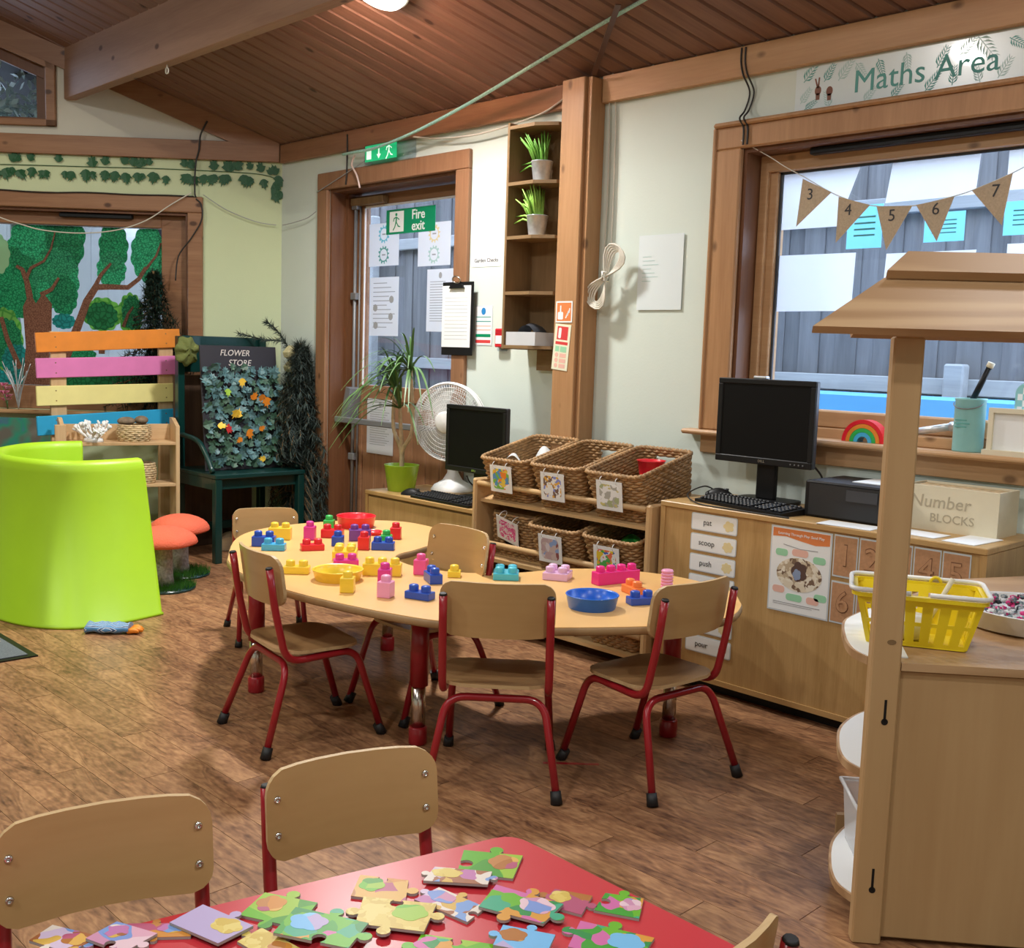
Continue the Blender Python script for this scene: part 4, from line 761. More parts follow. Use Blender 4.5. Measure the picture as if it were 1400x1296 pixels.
# number cards
for nmb, nx0, nz1 in (('1', 4.303, .707), ('2', 4.400, .707), ('3', 4.497, .707), ('4', 4.594, .707), ('5', 4.691, .707), ('6', 4.303, .542), ('7', 4.400, .542), ('8', 4.497, .542), ('9', 4.594, .542)):
    o = wall_card('number_card', 'brown sand-textured number card showing numeral %s' % {'1':'one','2':'two','3':'three','4':'four','5':'five','6':'six','7':'seven','8':'eight','9':'nine'}[nmb], 'number card', nx0, nx0 + .092, nz1 - .150, nz1, FY, 'laminate', 'number cards on the oak cupboard')
    wp2(o, 'face', rect(-.042, .042, -.069, .069), 'tile_brown'); text('numeral', nmb, .115, 'tile_groove', o, (0, -.0027, 0), ext=.001); text('numeral_track', nmb, .105, 'tile_brown', o, (0, -.0042, 0), ext=.0012)
# ================================================================== SMALL CUPBOARD
S_ = .552
sc = thing('oak_cabinet', 'small oak veneer cabinet carrying the fan and the plant pot', 'cabinet', (2.0, -.235, 0))
x0, x1 = -.435, .435
MB().box(x0, x1, y0 - .004, y1, S_ - .022, S_, .003).build('top', 'oak_x', sc); MB().box(x0, x0 + .02, y0, y1, .03, S_ - .022).build('side_panel', 'oak_z', sc); MB().box(x1 - .02, x1, y0, y1, .03, S_ - .022).build('side_panel', 'oak_z', sc)
MB().box(x0 + .02, x1 - .02, y1 - .012, y1, .03, S_ - .022).build('back_panel', 'oak_z', sc); MB().box(x0 + .02, x1 - .02, y0, y1, .03, .05).build('bottom_rail', 'oak_x', sc)
MB().box(x0 + .02, x1 - .02, y0 + .006, y0 + .022, .05, S_ - .034).build('front_panel', 'oak_z', sc); MB().box(x0 + .03, x1 - .03, y0 + .04, y1 - .02, 0, .03).build('plinth', 'black', sc)
MB().box(x0 + .02, x1 - .02, y0 + .012, y0 + .02, S_ - .034, S_ - .022).build('shadow_gap', 'shelfwood', sc)
# ================================================================== BASKET RACK
rk = thing('basket_rack', 'pale wooden rack holding rows of wicker baskets', 'rack', (2.985, -.25, 0))
M['rackwood'] = wood('rack_beech_z', (.52, .325, .15), (.62, .41, .205), 'z', rough=.45); M['rackwood_x'] = wood('rack_beech_x', (.52, .325, .15), (.62, .41, .205), 'x', rough=.45)
for sx in (-.535, .505): MB().box(sx, sx + .03, -.238, .22, 0, .712, .008).build('side_panel', 'rackwood', rk)
TIERS = (.600, .325, .05)
for z in TIERS:
    mb = MB().wallprism([(-.205, z), (.20, z + .10), (.20, z + .115), (-.205, z + .015)], -.505, .505); mb.v = [(y, x, zz) for x, y, zz in mb.v]; mb.build('shelf', 'rackwood_x', rk)
for z in (.690, .415): MB().tube([(-.505, -.224, z), (.505, -.224, z)], .0125, 10).build('rail', 'rackwood_x', rk)
MB().tube([(-.505, -.224, .16), (.505, -.224, .16)], .0125, 10).build('rail', 'rackwood_x', rk)
def basket_mesh(w, d, h, seed=0, hole=True):
    rr = random.Random(seed); mb = MB(); rows = 15; dark = MB()
    def loop(t, off=0.0, ph=0.0, amp=.003, nn=100):
        W, D = w * (.90 + .10 * t) / 2, d * (.90 + .10 * t) / 2; r = .035; P = rrect(2 * W, 2 * D, r, 5); L = []
        # resample evenly
        per = [0.0]; Q = P + [P[0]]
        for a, b in zip(Q, Q[1:]): per.append(per[-1] + math.hypot(b[0] - a[0], b[1] - a[1]))
        k = 0
        for i in range(nn):
            s_ = per[-1] * i / nn
            while per[k + 1] < s_: k += 1
            f_ = (s_ - per[k]) / (per[k + 1] - per[k]); x = Q[k][0] + (Q[k + 1][0] - Q[k][0]) * f_; y = Q[k][1] + (Q[k + 1][1] - Q[k][1]) * f_
            l = math.hypot(x, y) or 1; wv = amp * math.sin(2 * math.pi * i / 4 + ph) + off; L.append((x + wv * x / l, y + wv * y / l, h * t))
        return L
    for j in range(rows):
        t = (j + .5) / rows; L = loop(t, 0, math.pi * (j % 2), .0042, 112)
        if hole and .58 < t < .86:
            n = len(L); seg = []; cur = []
            for i in range(n):
                x, y, z = L[i]
                if abs(x) < .048 and abs(y) > d * .38:
                    if len(cur) > 1: seg.append(cur)
                    cur = []
                else: cur.append(L[i])
            if cur:
                if seg and len(seg) >= 1 and abs(L[0][0]) >= .048: seg[0] = cur + seg[0]
                else: seg.append(cur)
            for sg in seg: mb.tube(sg, h / rows * .60, 5)
        else: mb.tube(L, h / rows * .60, 5, closed=True)
    a, b = loop(1.0, .003, 0, .0055, 120), loop(1.0, .003, math.pi, .0055, 120)
    mb.tube([(x, y, h + .006 + .004 * math.cos(i * math.pi / 2)) for i, (x, y, z) in enumerate(a)], .0075, 6, closed=True); mb.tube([(x, y, h + .006 - .004 * math.cos(i * math.pi / 2)) for i, (x, y, z) in enumerate(b)], .0075, 6, closed=True)
    base = MB().prism(rrect(w * .88, d * .88, .035, 5), .002, .010)
    return mb.mesh('weave', 'wicker'), base.mesh('base', 'wicker_d')
BW, BD, BH = .292, .375, .195
bmA = basket_mesh(BW, BD, BH); 
M['c1'] = blotch('label_food', [(.85, .25, .04), (.20, .50, .08), (.80, .60, .08), (.85, .85, .85), (.10, .30, .60)], 45); M['c2'] = blotch('label_people', [(.20, .12, .10), (.25, .30, .70), (.80, .45, .08), (.86, .87, .88), (.86, .87, .88)], 60); M['c3'] = blotch('label_shapes', [(.62, .55, .22), (.40, .45, .25), (.86, .87, .88), (.86, .87, .88), (.45, .45, .42)], 50)
M['c4'] = blotch('label_flower', [(.72, .08, .30), (.80, .18, .42), (.86, .70, .78), (.86, .87, .88)], 90); M['c5'] = blotch('label_cars', [(.55, .40, .42), (.72, .66, .70), (.30, .10, .10), (.30, .42, .70), (.62, .50, .48)], 40); M['c6'] = blotch('label_blocks', [(.05, .14, .60), (.80, .20, .10), (.10, .45, .10), (.86, .87, .88), (.80, .60, .05)], 55)
def basket(x, y, z, tilt, label, card=None, flip=False, grp='wicker baskets in the rack', hk=1.0):
    r = thing('wicker_basket', label, 'basket', (x, y, z), group=grp, rot=(-tilt if flip else tilt, math.pi if flip else 0, 0))
    place(bmA[0], 'weave', r); place(bmA[1], 'base', r)
    if card:
        s = -1 if flip else 1; cz = BH * .60 if not flip else BH * .34
        if flip: c = bpy.data.objects.new('label_card', None); C.objects.link(c); c.parent = r; c.location = (0, -BD / 2 * .93 - .030, cz); c.rotation_euler = (-.05, math.pi, 0); c.rotation_euler = (.12, math.pi + .25, 0)
        else: c = bpy.data.objects.new('label_card', None); C.objects.link(c); c.parent = r; c.location = (0, -BD / 2 * .965 - .030, cz); c.rotation_euler = (-.12, 0, 0)
        MB().box(-.07, .07, -.0015, 0, -.062, .062).build('card', 'paper', c)
        MB().wallprism(rrect(.105, .095, .02, 4), -.0022, -.0015).build('picture', card, c)
        for sx in (-.042, .042): MB().tube([(sx, -.0 + .026 * math.cos(a) + .016, .062 + .018 * math.sin(a)) for a in [2 * math.pi * i / 12 for i in range(12)]], .002, 5, closed=True).build('hanging_ring', 'white', c)
    return r
TILT = math.atan(.10 / .405)
def tier(i, yo=0.0): return TIERS[i] + .018 + .0494
names = ['with grey cloth inside and a food picture card', 'empty, with a picture card of small people', 'holding a red tub, with a shapes picture card']
for i, bx in enumerate((2.655, 2.980, 3.305)):
    b = basket(bx, -.262, TIERS[0] + .064, TILT, 'top row wicker basket ' + names[i], ('c1', 'c2', 'c3')[i])
b = basket(2.655, -.26, TIERS[1] + .064 + BH + .012, TILT, 'wicker basket turned upside down in the rack with a pink flower card', 'c4', True)
basket(2.980, -.262, TIERS[1] + .064, TILT, 'wicker basket in the middle row of the rack with a toy car picture card', 'c5'); basket(3.305, -.262, TIERS[1] + .064, TILT, 'wicker basket in the middle row of the rack with a colourful blocks card', 'c6')
basket(2.655, -.26, TIERS[2] + .064, TILT, 'wicker basket in the lowest row of the rack, under the upside down basket'); basket(2.980, -.262, TIERS[2] + .064, TILT, 'wicker basket in the lowest row of the rack, under the toy car basket'); basket(3.305, -.262, TIERS[2] + .064, TILT, 'wicker basket in the lowest row of the rack, under the blocks basket')
# contents
mb = MB(); rr = random.Random(5)
def crumple(nx, ny, w_, d_, h_, seed):
    rr = random.Random(seed); ph = [(rr.uniform(0, 6), rr.uniform(15, 45), rr.uniform(15, 45)) for _ in range(5)]
    return [[(-w_ / 2 + w_ * i / nx, -d_ / 2 + d_ * j / ny, h_ * (.5 + .16 * sum(math.sin(p + a * (w_ * i / nx) + b * (d_ * j / ny)) for p, a, b in ph)) * (math.sin(math.pi * min(1, max(0, .06 + .88 * i / nx))) * math.sin(math.pi * min(1, max(0, .06 + .88 * j / ny)))) ** .4) for i in range(nx + 1)] for j in range(ny + 1)]
M['clothgrey'] = mat('grey_cloth', (.55, .57, .58), .9)
tag(MB().grid(crumple(22, 22, .20, .26, .10, 4)).build('grey_cloth', 'clothgrey', None, (2.66, -.25, .775)), 'crumpled pale grey cloth inside a top row basket', 'cloth')
tag(MB().lathe([(.05, 0), (.06, .06), (.064, .062), (.058, .056), (.045, .006), (0, .006)], 20, caps=False).build('red_tub', 'b_red', None, (3.30, -.22, .80)), 'small red plastic tub inside a top row basket', 'tub')
M['toygreen'] = blotch('toy_mix', [(.05, .40, .06), (.10, .30, .06), (.02, .2, .04)], 40)
tag(MB().grid(crumple(18, 18, .19, .25, .10, 9)).build('green_cloth', 'toygreen', None, (3.305, -.25, .47)), 'bright green fabric scrap in the blocks basket', 'cloth')
# ================================================================== MONITORS, KEYBOARDS, MICE
def monitor(x, y, z, zb, label, w_=.445, h_=.34):
    r = thing('computer_monitor', label, 'monitor', (x, y, zb)); b0 = z - zb
    sh = MB().box(-w_ / 2, w_ / 2, -.0, .028, b0, b0 + h_, .005).box(-w_ / 2 + .04, w_ / 2 - .04, .028, .055, b0 + .04, b0 + h_ - .04, .012).build('housing', 'dgrey', r)
    fz_ = MB(); t = .022
    fz_.box(-w_ / 2, w_ / 2, -.008, 0, b0 + h_ - t, b0 + h_, .003).box(-w_ / 2, w_ / 2, -.008, 0, b0, b0 + t * 1.25, .003).box(-w_ / 2, -w_ / 2 + t, -.008, 0, b0 + t * 1.2, b0 + h_ - t, .003).box(w_ / 2 - t, w_ / 2, -.008, 0, b0 + t * 1.2, b0 + h_ - t, .003); bz = fz_.build('bezel', 'black', r)
    MB().box(-w_ / 2 + t, w_ / 2 - t, -.004, 0, b0 + t * 1.25, b0 + h_ - t).build('screen', 'screen', r)
    text('logo', 'DELL', .014, 'bolt', bz, (0, -.0085, b0 + t * .62))
    for i in range(4): MB().lathe([(.003, 0), (.003, .002)], 8).xf(Matrix.Translation((w_ / 2 - .09 + i * .018, -.008, b0 + t * .6)) @ Matrix.Rotation(math.pi / 2, 4, 'X')).build('button', 'grey_m', bz)
    MB().box(-.045, .045, .03, .055, .012, b0 + .10, .006).build('neck', 'black', r); MB().prism(rrect(.26, .18, .05, 5, 0, .04), 0, .014).build('base', 'black', r)
    return r
monitor(2.19, -.235, .69, S_, 'black computer monitor in front of the white fan'); monitor(3.815, -.165, .890, K, 'black computer monitor standing on the long oak cupboard')
def keyboard(x, y, z, rz, label):
    r = thing('keyboard', label, 'keyboard', (x, y, z), math.radians(rz)); MB().wallprism([(-.078, 0), (.078, 0), (.078, .024), (.05, .024), (-.078, .012)], -.225, .225).xf(Matrix(((0, 1, 0, 0), (1, 0, 0, 0), (0, 0, 1, 0), (0, 0, 0, 1)))).build('case', 'black', r)
    km = MB()
    km.box(-.0065, .0065, -.0065, .0065, 0, .008, .002); me = km.mesh('key', 'keycap')
    for j in range(6):
        for i in range(22):
            if i in (14, 18): continue
            yy = -.058 + j * .0195 + (.008 if j == 5 else 0); place(me, 'key', r, (-.203 + i * .0193, yy, .0125 + (yy + .078) / .128 * .0115))
    return r
keyboard(2.16, -.366, S_, -1, 'black keyboard on the small oak cabinet'); keyboard(3.875, -.325, K, -10, 'black keyboard on the long oak cupboard beside the number box')
def mouse(x, y, z, rz, label):
    P = []
    for i in range(9):
        t = i / 8; w_ = .031 * math.sin(math.pi * (.12 + .76 * t)) ** .5; hgt = .036 * math.sin(math.pi * (.08 + .84 * t)) ** .7
        P.append([(w_ * math.cos(a) * 1.0, -.055 + .11 * t, max(0, hgt * math.sin(a))) for a in [math.pi * j / 10 for j in range(11)]])
    o = MB().grid(P).build('computer_mouse', 'black', None, (x, y, z), math.radians(rz)); me_ = MB().cyl((0, .02, .030), (0, .04, .028), .006).build('scroll_wheel', 'dgrey', o)
    return tag(o, label, 'mouse')
mouse(1.865, -.375, S_, -60, 'black mouse on the small oak cabinet'); mouse(3.60, -.14, K, -60, 'black mouse on the long oak cupboard by the basket rack')
def cable(name, pts, r, m, label, n=6, sm=8, cat='cable'): return tag(MB().tube(smoothpath(pts, sm), r, n).build(name, m), label, cat)
cable('mouse_cable', [(3.565, -.10, K + .012), (3.555, -.18, K + .04), (3.58, -.33, K + .02), (3.70, -.425, K + .004), (3.85, -.446, K + .004), (4.00, -.449, K + .004), (4.12, -.449, K + .004)], .003, 'cable', 'thin black cable looping in front of the keyboard')
cable('monitor_cable', [(3.98, -.10, .92), (4.02, -.06, .86), (4.02, -.05, .80), (3.99, -.05, K + .02), (3.98, -.06, K + .01)], .004, 'cable', 'black cable hanging behind the monitor on the long oak cupboard')
cable('monitor_cable', [(2.06, -.17, .66), (2.03, -.12, .62), (2.08, -.10, .58), (2.12, -.12, S_ + .006)], .004, 'cable', 'black cable hanging behind the monitor by the fan')
# webcam clip
tag(MB().box(-.03, .03, -.015, .015, 0, .012, .004).box(-.02, .02, .01, .03, -.03, .004, .003).build('webcam', 'steel', None, (3.78, -.15, .890 + .34)), 'small silver webcam on top of the monitor', 'webcam')
# black desktop computer lying down
pc = thing('desktop_computer', 'black desktop computer lying flat beside the keyboard', 'computer', (4.292, -.17, K)); MB().box(-.19, .14, -.15, .13, 0, .135, .006).build('case', 'black', pc); MB().box(-.17, .12, -.153, -.15, .01, .125).build('front_panel', 'keycap', pc); MB().box(-.02, .10, -.156, -.153, .075, .115).build('drive_door', 'dgrey', pc); MB().box(-.05, .13, -.06, .11, .135, .1375).build('paper_sheet', 'paper', pc)
# number box
nb = thing('number_box', 'cream cardboard box with Number Blocks written on it', 'box', (4.61, -.15, K)); bx_ = MB(); hw, hd, bh = .165, .085, .155
bx_.box(-hw, hw, -hd, -hd + .004, 0, bh).box(-hw, hw, hd - .004, hd, 0, bh).box(-hw, -hw + .004, -hd + .004, hd - .004, 0, bh).box(hw - .004, hw, -hd + .004, hd - .004, 0, bh).box(-hw + .004, hw - .004, -hd + .004, hd - .004, 0, .004).build('carton', 'cardboard', nb)
M.__setitem__('pencil', mat('pencil_grey', (.44, .38, .27), .7)); text('lettering', 'Number', .062, 'pencil', nb, (-.035, -hd - .0006, .10), shear=.1); text('lettering', 'BLOCKS', .042, 'pencil', nb, (.01, -hd - .0006, .045)); MB().box(-hw + .01, hw - .02, -hd + .01, hd - .01, bh - .02, bh - .006).build('contents', 'rattan_w', nb)
for i, (px_, py_, rz_) in enumerate(((4.33, -.395, 3), (4.545, -.345, -6), (4.735, -.33, 86))):
    tag(MB().box(-.10, .10, -.055, .055, 0, .002).build('paper_sheet', 'paper', None, (px_, py_, K + .0005 + .0 * i), math.radians(rz_)), 'white printed sheet lying on the long oak cupboard, ' + ('in front of the desktop computer', 'in front of the number box', 'at the cupboard end')[i], 'paper')
# ================================================================== FAN
fn = thing('desk_fan', 'white round desk fan standing behind the monitor', 'fan', (1.865, -.115, S_), math.radians(22))
MB().lathe([(.115, 0), (.118, .01), (.10, .035), (.055, .06), (.03, .10), (.024, .16), (.022, .21)], 24, c=(.0, .03, 0)).build('base', 'white', fn)
hub = (0, -.045, .375)
MB().cyl((0, -.02, .375), (0, .09, .375), .055, .045, 20).build('motor_housing', 'white', fn); MB().cyl((0, .03, .20), (0, .03, .36), .02, n=12).build('stem', 'white', fn)
R_ = .205
for yy, nm_ in ((-.075, 'front_grille'), (.0, 'rear_grille')):
    gm = MB()
    for k_ in range(8): rr_ = .055 + (R_ - .055) * k_ / 7; gm.tube([(rr_ * math.cos(a), yy + (.028 * (rr_ / R_) ** 2 if yy < -.05 else 0), .375 + rr_ * math.sin(a)) for a in [2 * math.pi * i / 48 for i in range(48)]], .0011 if k_ < 7 else .004, 4, closed=True)
    for i in range(84):
        a = 2 * math.pi * i / 84; a2_ = a + .35; gm.tube([(.05 * math.cos(a), yy, .375 + .05 * math.sin(a)), (.5 * R_ * math.cos((a + a2_) / 2), yy + (.007 if yy < -.05 else 0), .375 + .5 * R_ * math.sin((a + a2_) / 2)), (R_ * math.cos(a2_), yy + (.028 if yy < -.05 else 0), .375 + R_ * math.sin(a2_))], .0012, 4, caps=False)
    gm.build(nm_, 'white', fn)
MB().tube([(R_ * math.cos(a), -.03, .375 + R_ * math.sin(a)) for a in [2 * math.pi * i / 60 for i in range(60)]], .0085, 8, closed=True).build('grille_rim', 'white', fn)
MB().lathe([(.058, 0), (.058, .006), (.05, .011), (0, .013)], 28, caps=False).xf(Matrix.Translation((0, -.074, .375)) @ Matrix.Rotation(math.pi / 2, 4, 'X')).build('centre_badge', 'white', fn)
M['fanblade'] = mat('pale_blade', (.62, .63, .62), .4)
for k_ in range(3):
    P = []
    for i in range(7):
        rr_ = .04 + .145 * i / 6; row = []
        for j in range(6):
            a = 2 * math.pi * k_ / 3 + (j / 5 - .5) * 1.5 * (.55 + .45 * i / 6); row.append((rr_ * math.cos(a), -.028 + .024 * (j / 5 - .5), .375 + rr_ * math.sin(a)))
        P.append(row)
    MB().grid(P).build('blade', 'fanblade', fn)
# ================================================================== DRACAENA
dp = thing('dracaena_plant', 'tall spiky dracaena in a lime green pot', 'plant', (1.70, -.315, S_))
MB().lathe([(.068, 0), (.072, .002), (.092, .135), (.095, .14), (.088, .14), (.082, .12), (0, .12)], 32, caps=False).add([(.068 * math.cos(2 * math.pi * i / 20), .068 * math.sin(2 * math.pi * i / 20), 0) for i in range(20)], [tuple(range(20))[::-1]]).build('pot', 'potgreen', dp)
MB().lathe([(.083, .122), (0, .126)], 20, caps=False).build('soil', 'soil', dp)
tr = MB(); heads = [(-.085, .01, .55), (.06, .0, .64), (.0, -.02, .44)]
for hx, hy, hz in heads: tr.tube(smoothpath([(0, 0, .12), (hx * .1, 0, .22), (hx * 1.2 + .01, hy, .34), (hx, hy, hz)], 5), [.013 - .004 * i / 15 for i in range(16)], 8)
tr.build('trunk', 'trunk', dp)
rr = random.Random(21); lf = 0
for hi, (hx, hy, hz) in enumerate(heads):
    for i in range((36, 38, 20)[hi]):
        a = rr.uniform(0, 2 * math.pi); L_ = rr.uniform(.30, .50); up = rr.uniform(.25, 1.4); dx_, dy_ = math.cos(a), math.sin(a); mb = MB(); rows_ = []
        # keep clear of the wall behind
        if dx_ > -.35: dy_ = -abs(dy_) - .15
        elif dy_ > .2: dy_ *= .4
        for k_ in range(9):
            t = k_ / 8; ox = L_ * (t * math.cos(up) * .9); oz = L_ * (t * math.sin(up) - .75 * t * t * (1.35 - .5 * up) ); wd_ = .0085 * math.sin(math.pi * (.1 + .87 * t)) ** .6 * (1 - .5 * t); c0 = Vector((hx + dx_ * ox, hy + dy_ * ox, hz + oz)); sd = Vector((-dy_, dx_, 0)).normalized() * wd_
            rows_.append([tuple(c0 - sd), tuple(c0 + Vector((0, 0, -.004 * (1 - t)))), tuple(c0 + sd)])
        mb.grid(rows_).build('leaf', 'plant', dp)
# ================================================================== CORNER SHELF beside pillar
cs_ = thing('wall_shelf_unit', 'narrow brown wooden shelf unit fixed beside the pine pillar', 'shelf', (2.45, 0, 1.33))
M['shelfwood_x'] = wood('shelf_wood_x', (.175, .105, .045), (.28, .175, .082), 'x', rough=.55)
MB().box(-.148, -.132, -.185, -.001, -.01, 1.075, .002).build('side_panel', 'shelfwood', cs_); MB().box(-.132, .135, -.012, -.001, -.01, 1.075).build('back_panel', 'shelfwood', cs_)
SH = [.002, .262, .528, .784, 1.05]
shp = [(-.132, -.012), (-.132, -.185), (.035, -.185), (.135, -.125), (.135, -.012)]
for z in SH: MB().prism(shp, z - .008, z + .008).build('shelf', 'shelfwood_x', cs_)
MB().box(-.05, .13, -.03, -.001, -.11, -.0105).build('lower_batten', 'shelfwood_x', cs_)
def tinpot(x, y, z, label, m, seed, spill):
    r = thing('grass_pot', label, 'plant', (x, y, z)); MB().lathe([(.040, 0), (.052, .095), (.055, .098), (.052, .10), (.049, .095), (.04, .06), (0, .06)], 24, caps=False).add([(.04 * math.cos(2 * math.pi * i / 16), .04 * math.sin(2 * math.pi * i / 16), 0) for i in range(16)], [tuple(range(16))[::-1]]).build('tin_pot', 'steel', r)
    rr = random.Random(seed)
    for i in range(44):
        a = rr.uniform(0, 6.28); l = rr.uniform(.10, .19); lean = rr.uniform(.1, .45); b = Vector((.03 * rr.random() * math.cos(a), .03 * rr.random() * math.sin(a), .065)); d = Vector((math.cos(a) * lean - spill * .5, min(math.sin(a) * lean, .2), 1)).normalized()
        if i < 2: d = Vector((-.95, -.1, .25 - .25 * i)); l = .15
        e = b + d * l; mid = b.lerp(e, .5) + Vector((0, 0, .02)); MB().tube([tuple(b), tuple(mid), tuple(e + Vector((0, 0, -.02 * lean)))], [.006, .0055, .0025], 5).build('stalk', m, r)
tinpot(2.455, -.095, 1.33 + .784 + .008, 'dark green grass stalks in a tin pot on the upper shelf', 'succ', 1, .5); tinpot(2.445, -.105, 1.33 + .528 + .008, 'lime green grass stalks in a tin pot one shelf lower', 'succ2', 2, .6)
bx_ = thing('clear_box', 'low clear plastic box on the bottom shelf of the unit', 'box', (2.44, -.095, 1.33 + .010)); MB().box(-.115, .085, -.08, -.077, 0, .065).box(-.115, .085, .06, .063, 0, .065).box(-.115, -.112, -.077, .06, 0, .065).box(.082, .085, -.077, .06, 0, .065).box(-.112, .082, -.077, .06, 0, .003).build('tub', 'tubplastic', bx_)
mb = MB(); P = []
for i in range(9):
    t = math.pi * i / 8; P.append([(.075 * math.cos(t) * .95, -.045 + .09 * j / 5, .008 + .10 * math.sin(t) * (1 - .25 * abs(j / 5 - .5))) for j in range(6)])
mb.grid(P); tag(mb.build('dark_visor', 'dgrey', None, (2.43, -.10, 1.345)), 'dark curved visor lying in the clear box', 'visor')
# ================================================================== SILL ITEMS
rb = thing('rainbow_stacker', 'small wooden rainbow stacker on the window sill', 'toy', (4.14, .045, 1.0))
for i, (m_, rr_) in enumerate((('b_red', .088), ('orange', .071), ('b_yellow', .0545), ('b_green', .0545), ('b_lblue', .038))):
    if i == 2: continue
    ro = rr_; ri = rr_ - .0155; mb = MB(); A = [math.pi * k_ / 20 for k_ in range(21)]
    mb.wallprism([(ro * math.cos(a), ro * math.sin(a)) for a in A] + [(ri * math.cos(a), ri * math.sin(a)) for a in A[::-1]], -.025, .025).build('arch', m_, rb)
tn = thing('teal_tin', 'pale teal tin with a wire handle on the window sill', 'tin', (4.545, .03, 1.0)); MB().lathe([(.052, 0), (.053, .003), (.053, .185), (.055, .187), (.055, .193), (.050, .193), (.048, .17), (0, .17)], 28).build('can', 'tealtin', tn)
[MB().box(-.030, .012 + .01 * (i % 2), -.0535, -.046, .112 - .012 * i, .116 - .012 * i).build('print_line', 'teal', tn) for i in range(3)]; MB().tube([(.052 * math.cos(a), -.02 - .036 * math.sin(a), .175 - .02 * math.sin(a)) for a in [math.pi * k_ / 12 for k_ in range(13)]], .002, 5).build('wire_handle', 'grey_m', tn)
tag(MB().cyl((0, 0, 0), (.055, 0, .13), .011, n=12).cyl((.055, 0, .13), (.062, 0, .147), .013, n=12, mi=1).build('black_marker', ['black', 'cream'], None, (4.545, .03, 1.175)), 'black handled brush leaning in the teal tin', 'brush')
tag(MB().cyl((0, 0, 0), (.13, 0, .028), .014, n=14).cyl((.13, 0, .028), (.17, 0, .034), .018, .02, n=14).build('silver_torch', 'steel', None, (4.335, .06, 1.055)), 'small silver torch lying on a wooden block', 'torch')
tag(MB().box(-.09, .10, -.03, .03, 0, .040, .003).build('wooden_block', 'pine_lx', None, (4.40, .06, 1.0)), 'plain pine block on the window sill', 'block')
cf = thing('cream_frame', 'cream wooden frame standing on the window sill', 'frame', (4.74, -.02, 1.0)); mb = MB().box(-.105, -.088, -.012, .012, 0, .165).box(.088, .105, -.012, .012, 0, .165).box(-.088, .088, -.012, .012, .148, .165).box(-.115, .115, -.025, .02, 0, .018); mb.build('frame', 'cream', cf); MB().box(-.088, .088, .0, .006, .018, .148).build('panel', 'paper', cf)
ck = thing('checked_case', 'teal and white checked rounded case behind the cream frame', 'case', (4.735, .055, 1.0)); MB().wallprism(rrect(.085, .255, .04, 6, 0, .1285), -.012, .012).build('case', 'tealtin', ck)
for i in range(4):
    for j in range(9):
        if (i + j) % 2: MB().box(-.034 + .017 * i, -.017 + .017 * i, -.0126, -.012, .04 + .022 * j, .062 + .022 * j).build('check', 'paper', ck)
# ================================================================== LEFT CORNER
# ---- coloured plank screen
YAW = math.radians(35.5)
pr = thing('plank_screen', 'screen of four painted planks, orange, pink, yellow and blue, on two posts', 'screen', lw(-.945, -.5), LW + YAW)
for x in (-.30, .345): MB().box(x - .045, x + .045, .0, .03, 0, 1.36 + .06 * x, .003).build('post', 'rawpine_z', pr)
for zl, zr, hgt, m_ in ((1.272, 1.328, .116, 'orange'), (1.122, 1.158, .117, 'pinkp'), (.958, .985, .117, 'yellowp'), (.780, .826, .115, 'bluep')):
    o = MB().box(-.43, .43, -.02, 0, -hgt / 2, hgt / 2, .003).build('plank', m_, pr, (0, 0, (zl + zr) / 2), rot=(0, -math.atan((zr - zl) / .86), 0)); o['label'] = {'orange': 'orange painted plank', 'pinkp': 'pink painted plank', 'yellowp': 'pale yellow painted plank', 'bluep': 'sky blue painted plank'}[m_]
    for sx in (-.32, .34):
        for dz in (-.03, .03): MB().cyl((sx, -.0202, dz), (sx, -.0215, dz), .004, n=8).build('nail', 'shelfwood', o)
# ---- small pine shelf in front of it
sh = thing('pine_shelf', 'small raw pine shelf unit with baskets in front of the plank screen', 'shelf', lw(-.815, -.735), LW + math.radians(26))
for x in (-.33, .31): MB().wallprism([(-.11, 0), (.11, 0), (.11, .84), (.04, .84), (-.11, .80)], x, x + .022).xf(Matrix(((0, 1, 0, 0), (1, 0, 0, 0), (0, 0, 1, 0), (0, 0, 0, 1)))).build('side_panel', 'rawpine_z', sh)
for z in (.20, .455, .705): MB().box(-.308, .31, -.108, .108, z - .018, z, .002).build('shelf', 'rawpine_x', sh)
MB().box(-.308, .31, .098, .108, .705, .80, .002).build('back_rail', 'rawpine_x', sh); MB().box(-.36, -.30, -.112, -.09, .62, .81, .002).build('corner_block', 'rawpine_z', sh)
def onshelf(x, y, z): c_, s_ = math.cos(LW + math.radians(26)), math.sin(LW + math.radians(26)); b = lw(-.815, -.735); return (b[0] + x * c_ - y * s_, b[1] + x * s_ + y * c_, z)
# white coral
rr = random.Random(8); mb = MB()
def coral(p, d, l, r, lv):
    e = p + d * l; mb.tube([tuple(p), tuple(p.lerp(e, .5)), tuple(e)], [r, r * .9, r * .8], 6)
    if lv:
        for _ in range(3): nd = (d + Vector((rr.uniform(-.9, .9), rr.uniform(-.7, .7), rr.uniform(-.15, .6)))).normalized(); coral(e, nd, l * .72, r * .8, lv - 1)
for i in range(9):
    a = 2 * math.pi * i / 9; coral(Vector((.02 * math.cos(a), .015 * math.sin(a), .012)), Vector((math.cos(a), .6 * math.sin(a), rr.uniform(.3, 1.1))).normalized(), .045, .0085, 2)
mb.lathe([(.05, 0), (.045, .015), (0, .02)], 16)
zmin = min(v[2] for v in mb.v); mb.v = [(x * 1.35, y * 1.1, max(z, 0) * 1.3) for x, y, z in mb.v]
tag(mb.build('white_coral', 'coral_w', None, onshelf(-.145, -.03, .706)), 'branching white coral on the top of the pine shelf', 'coral')
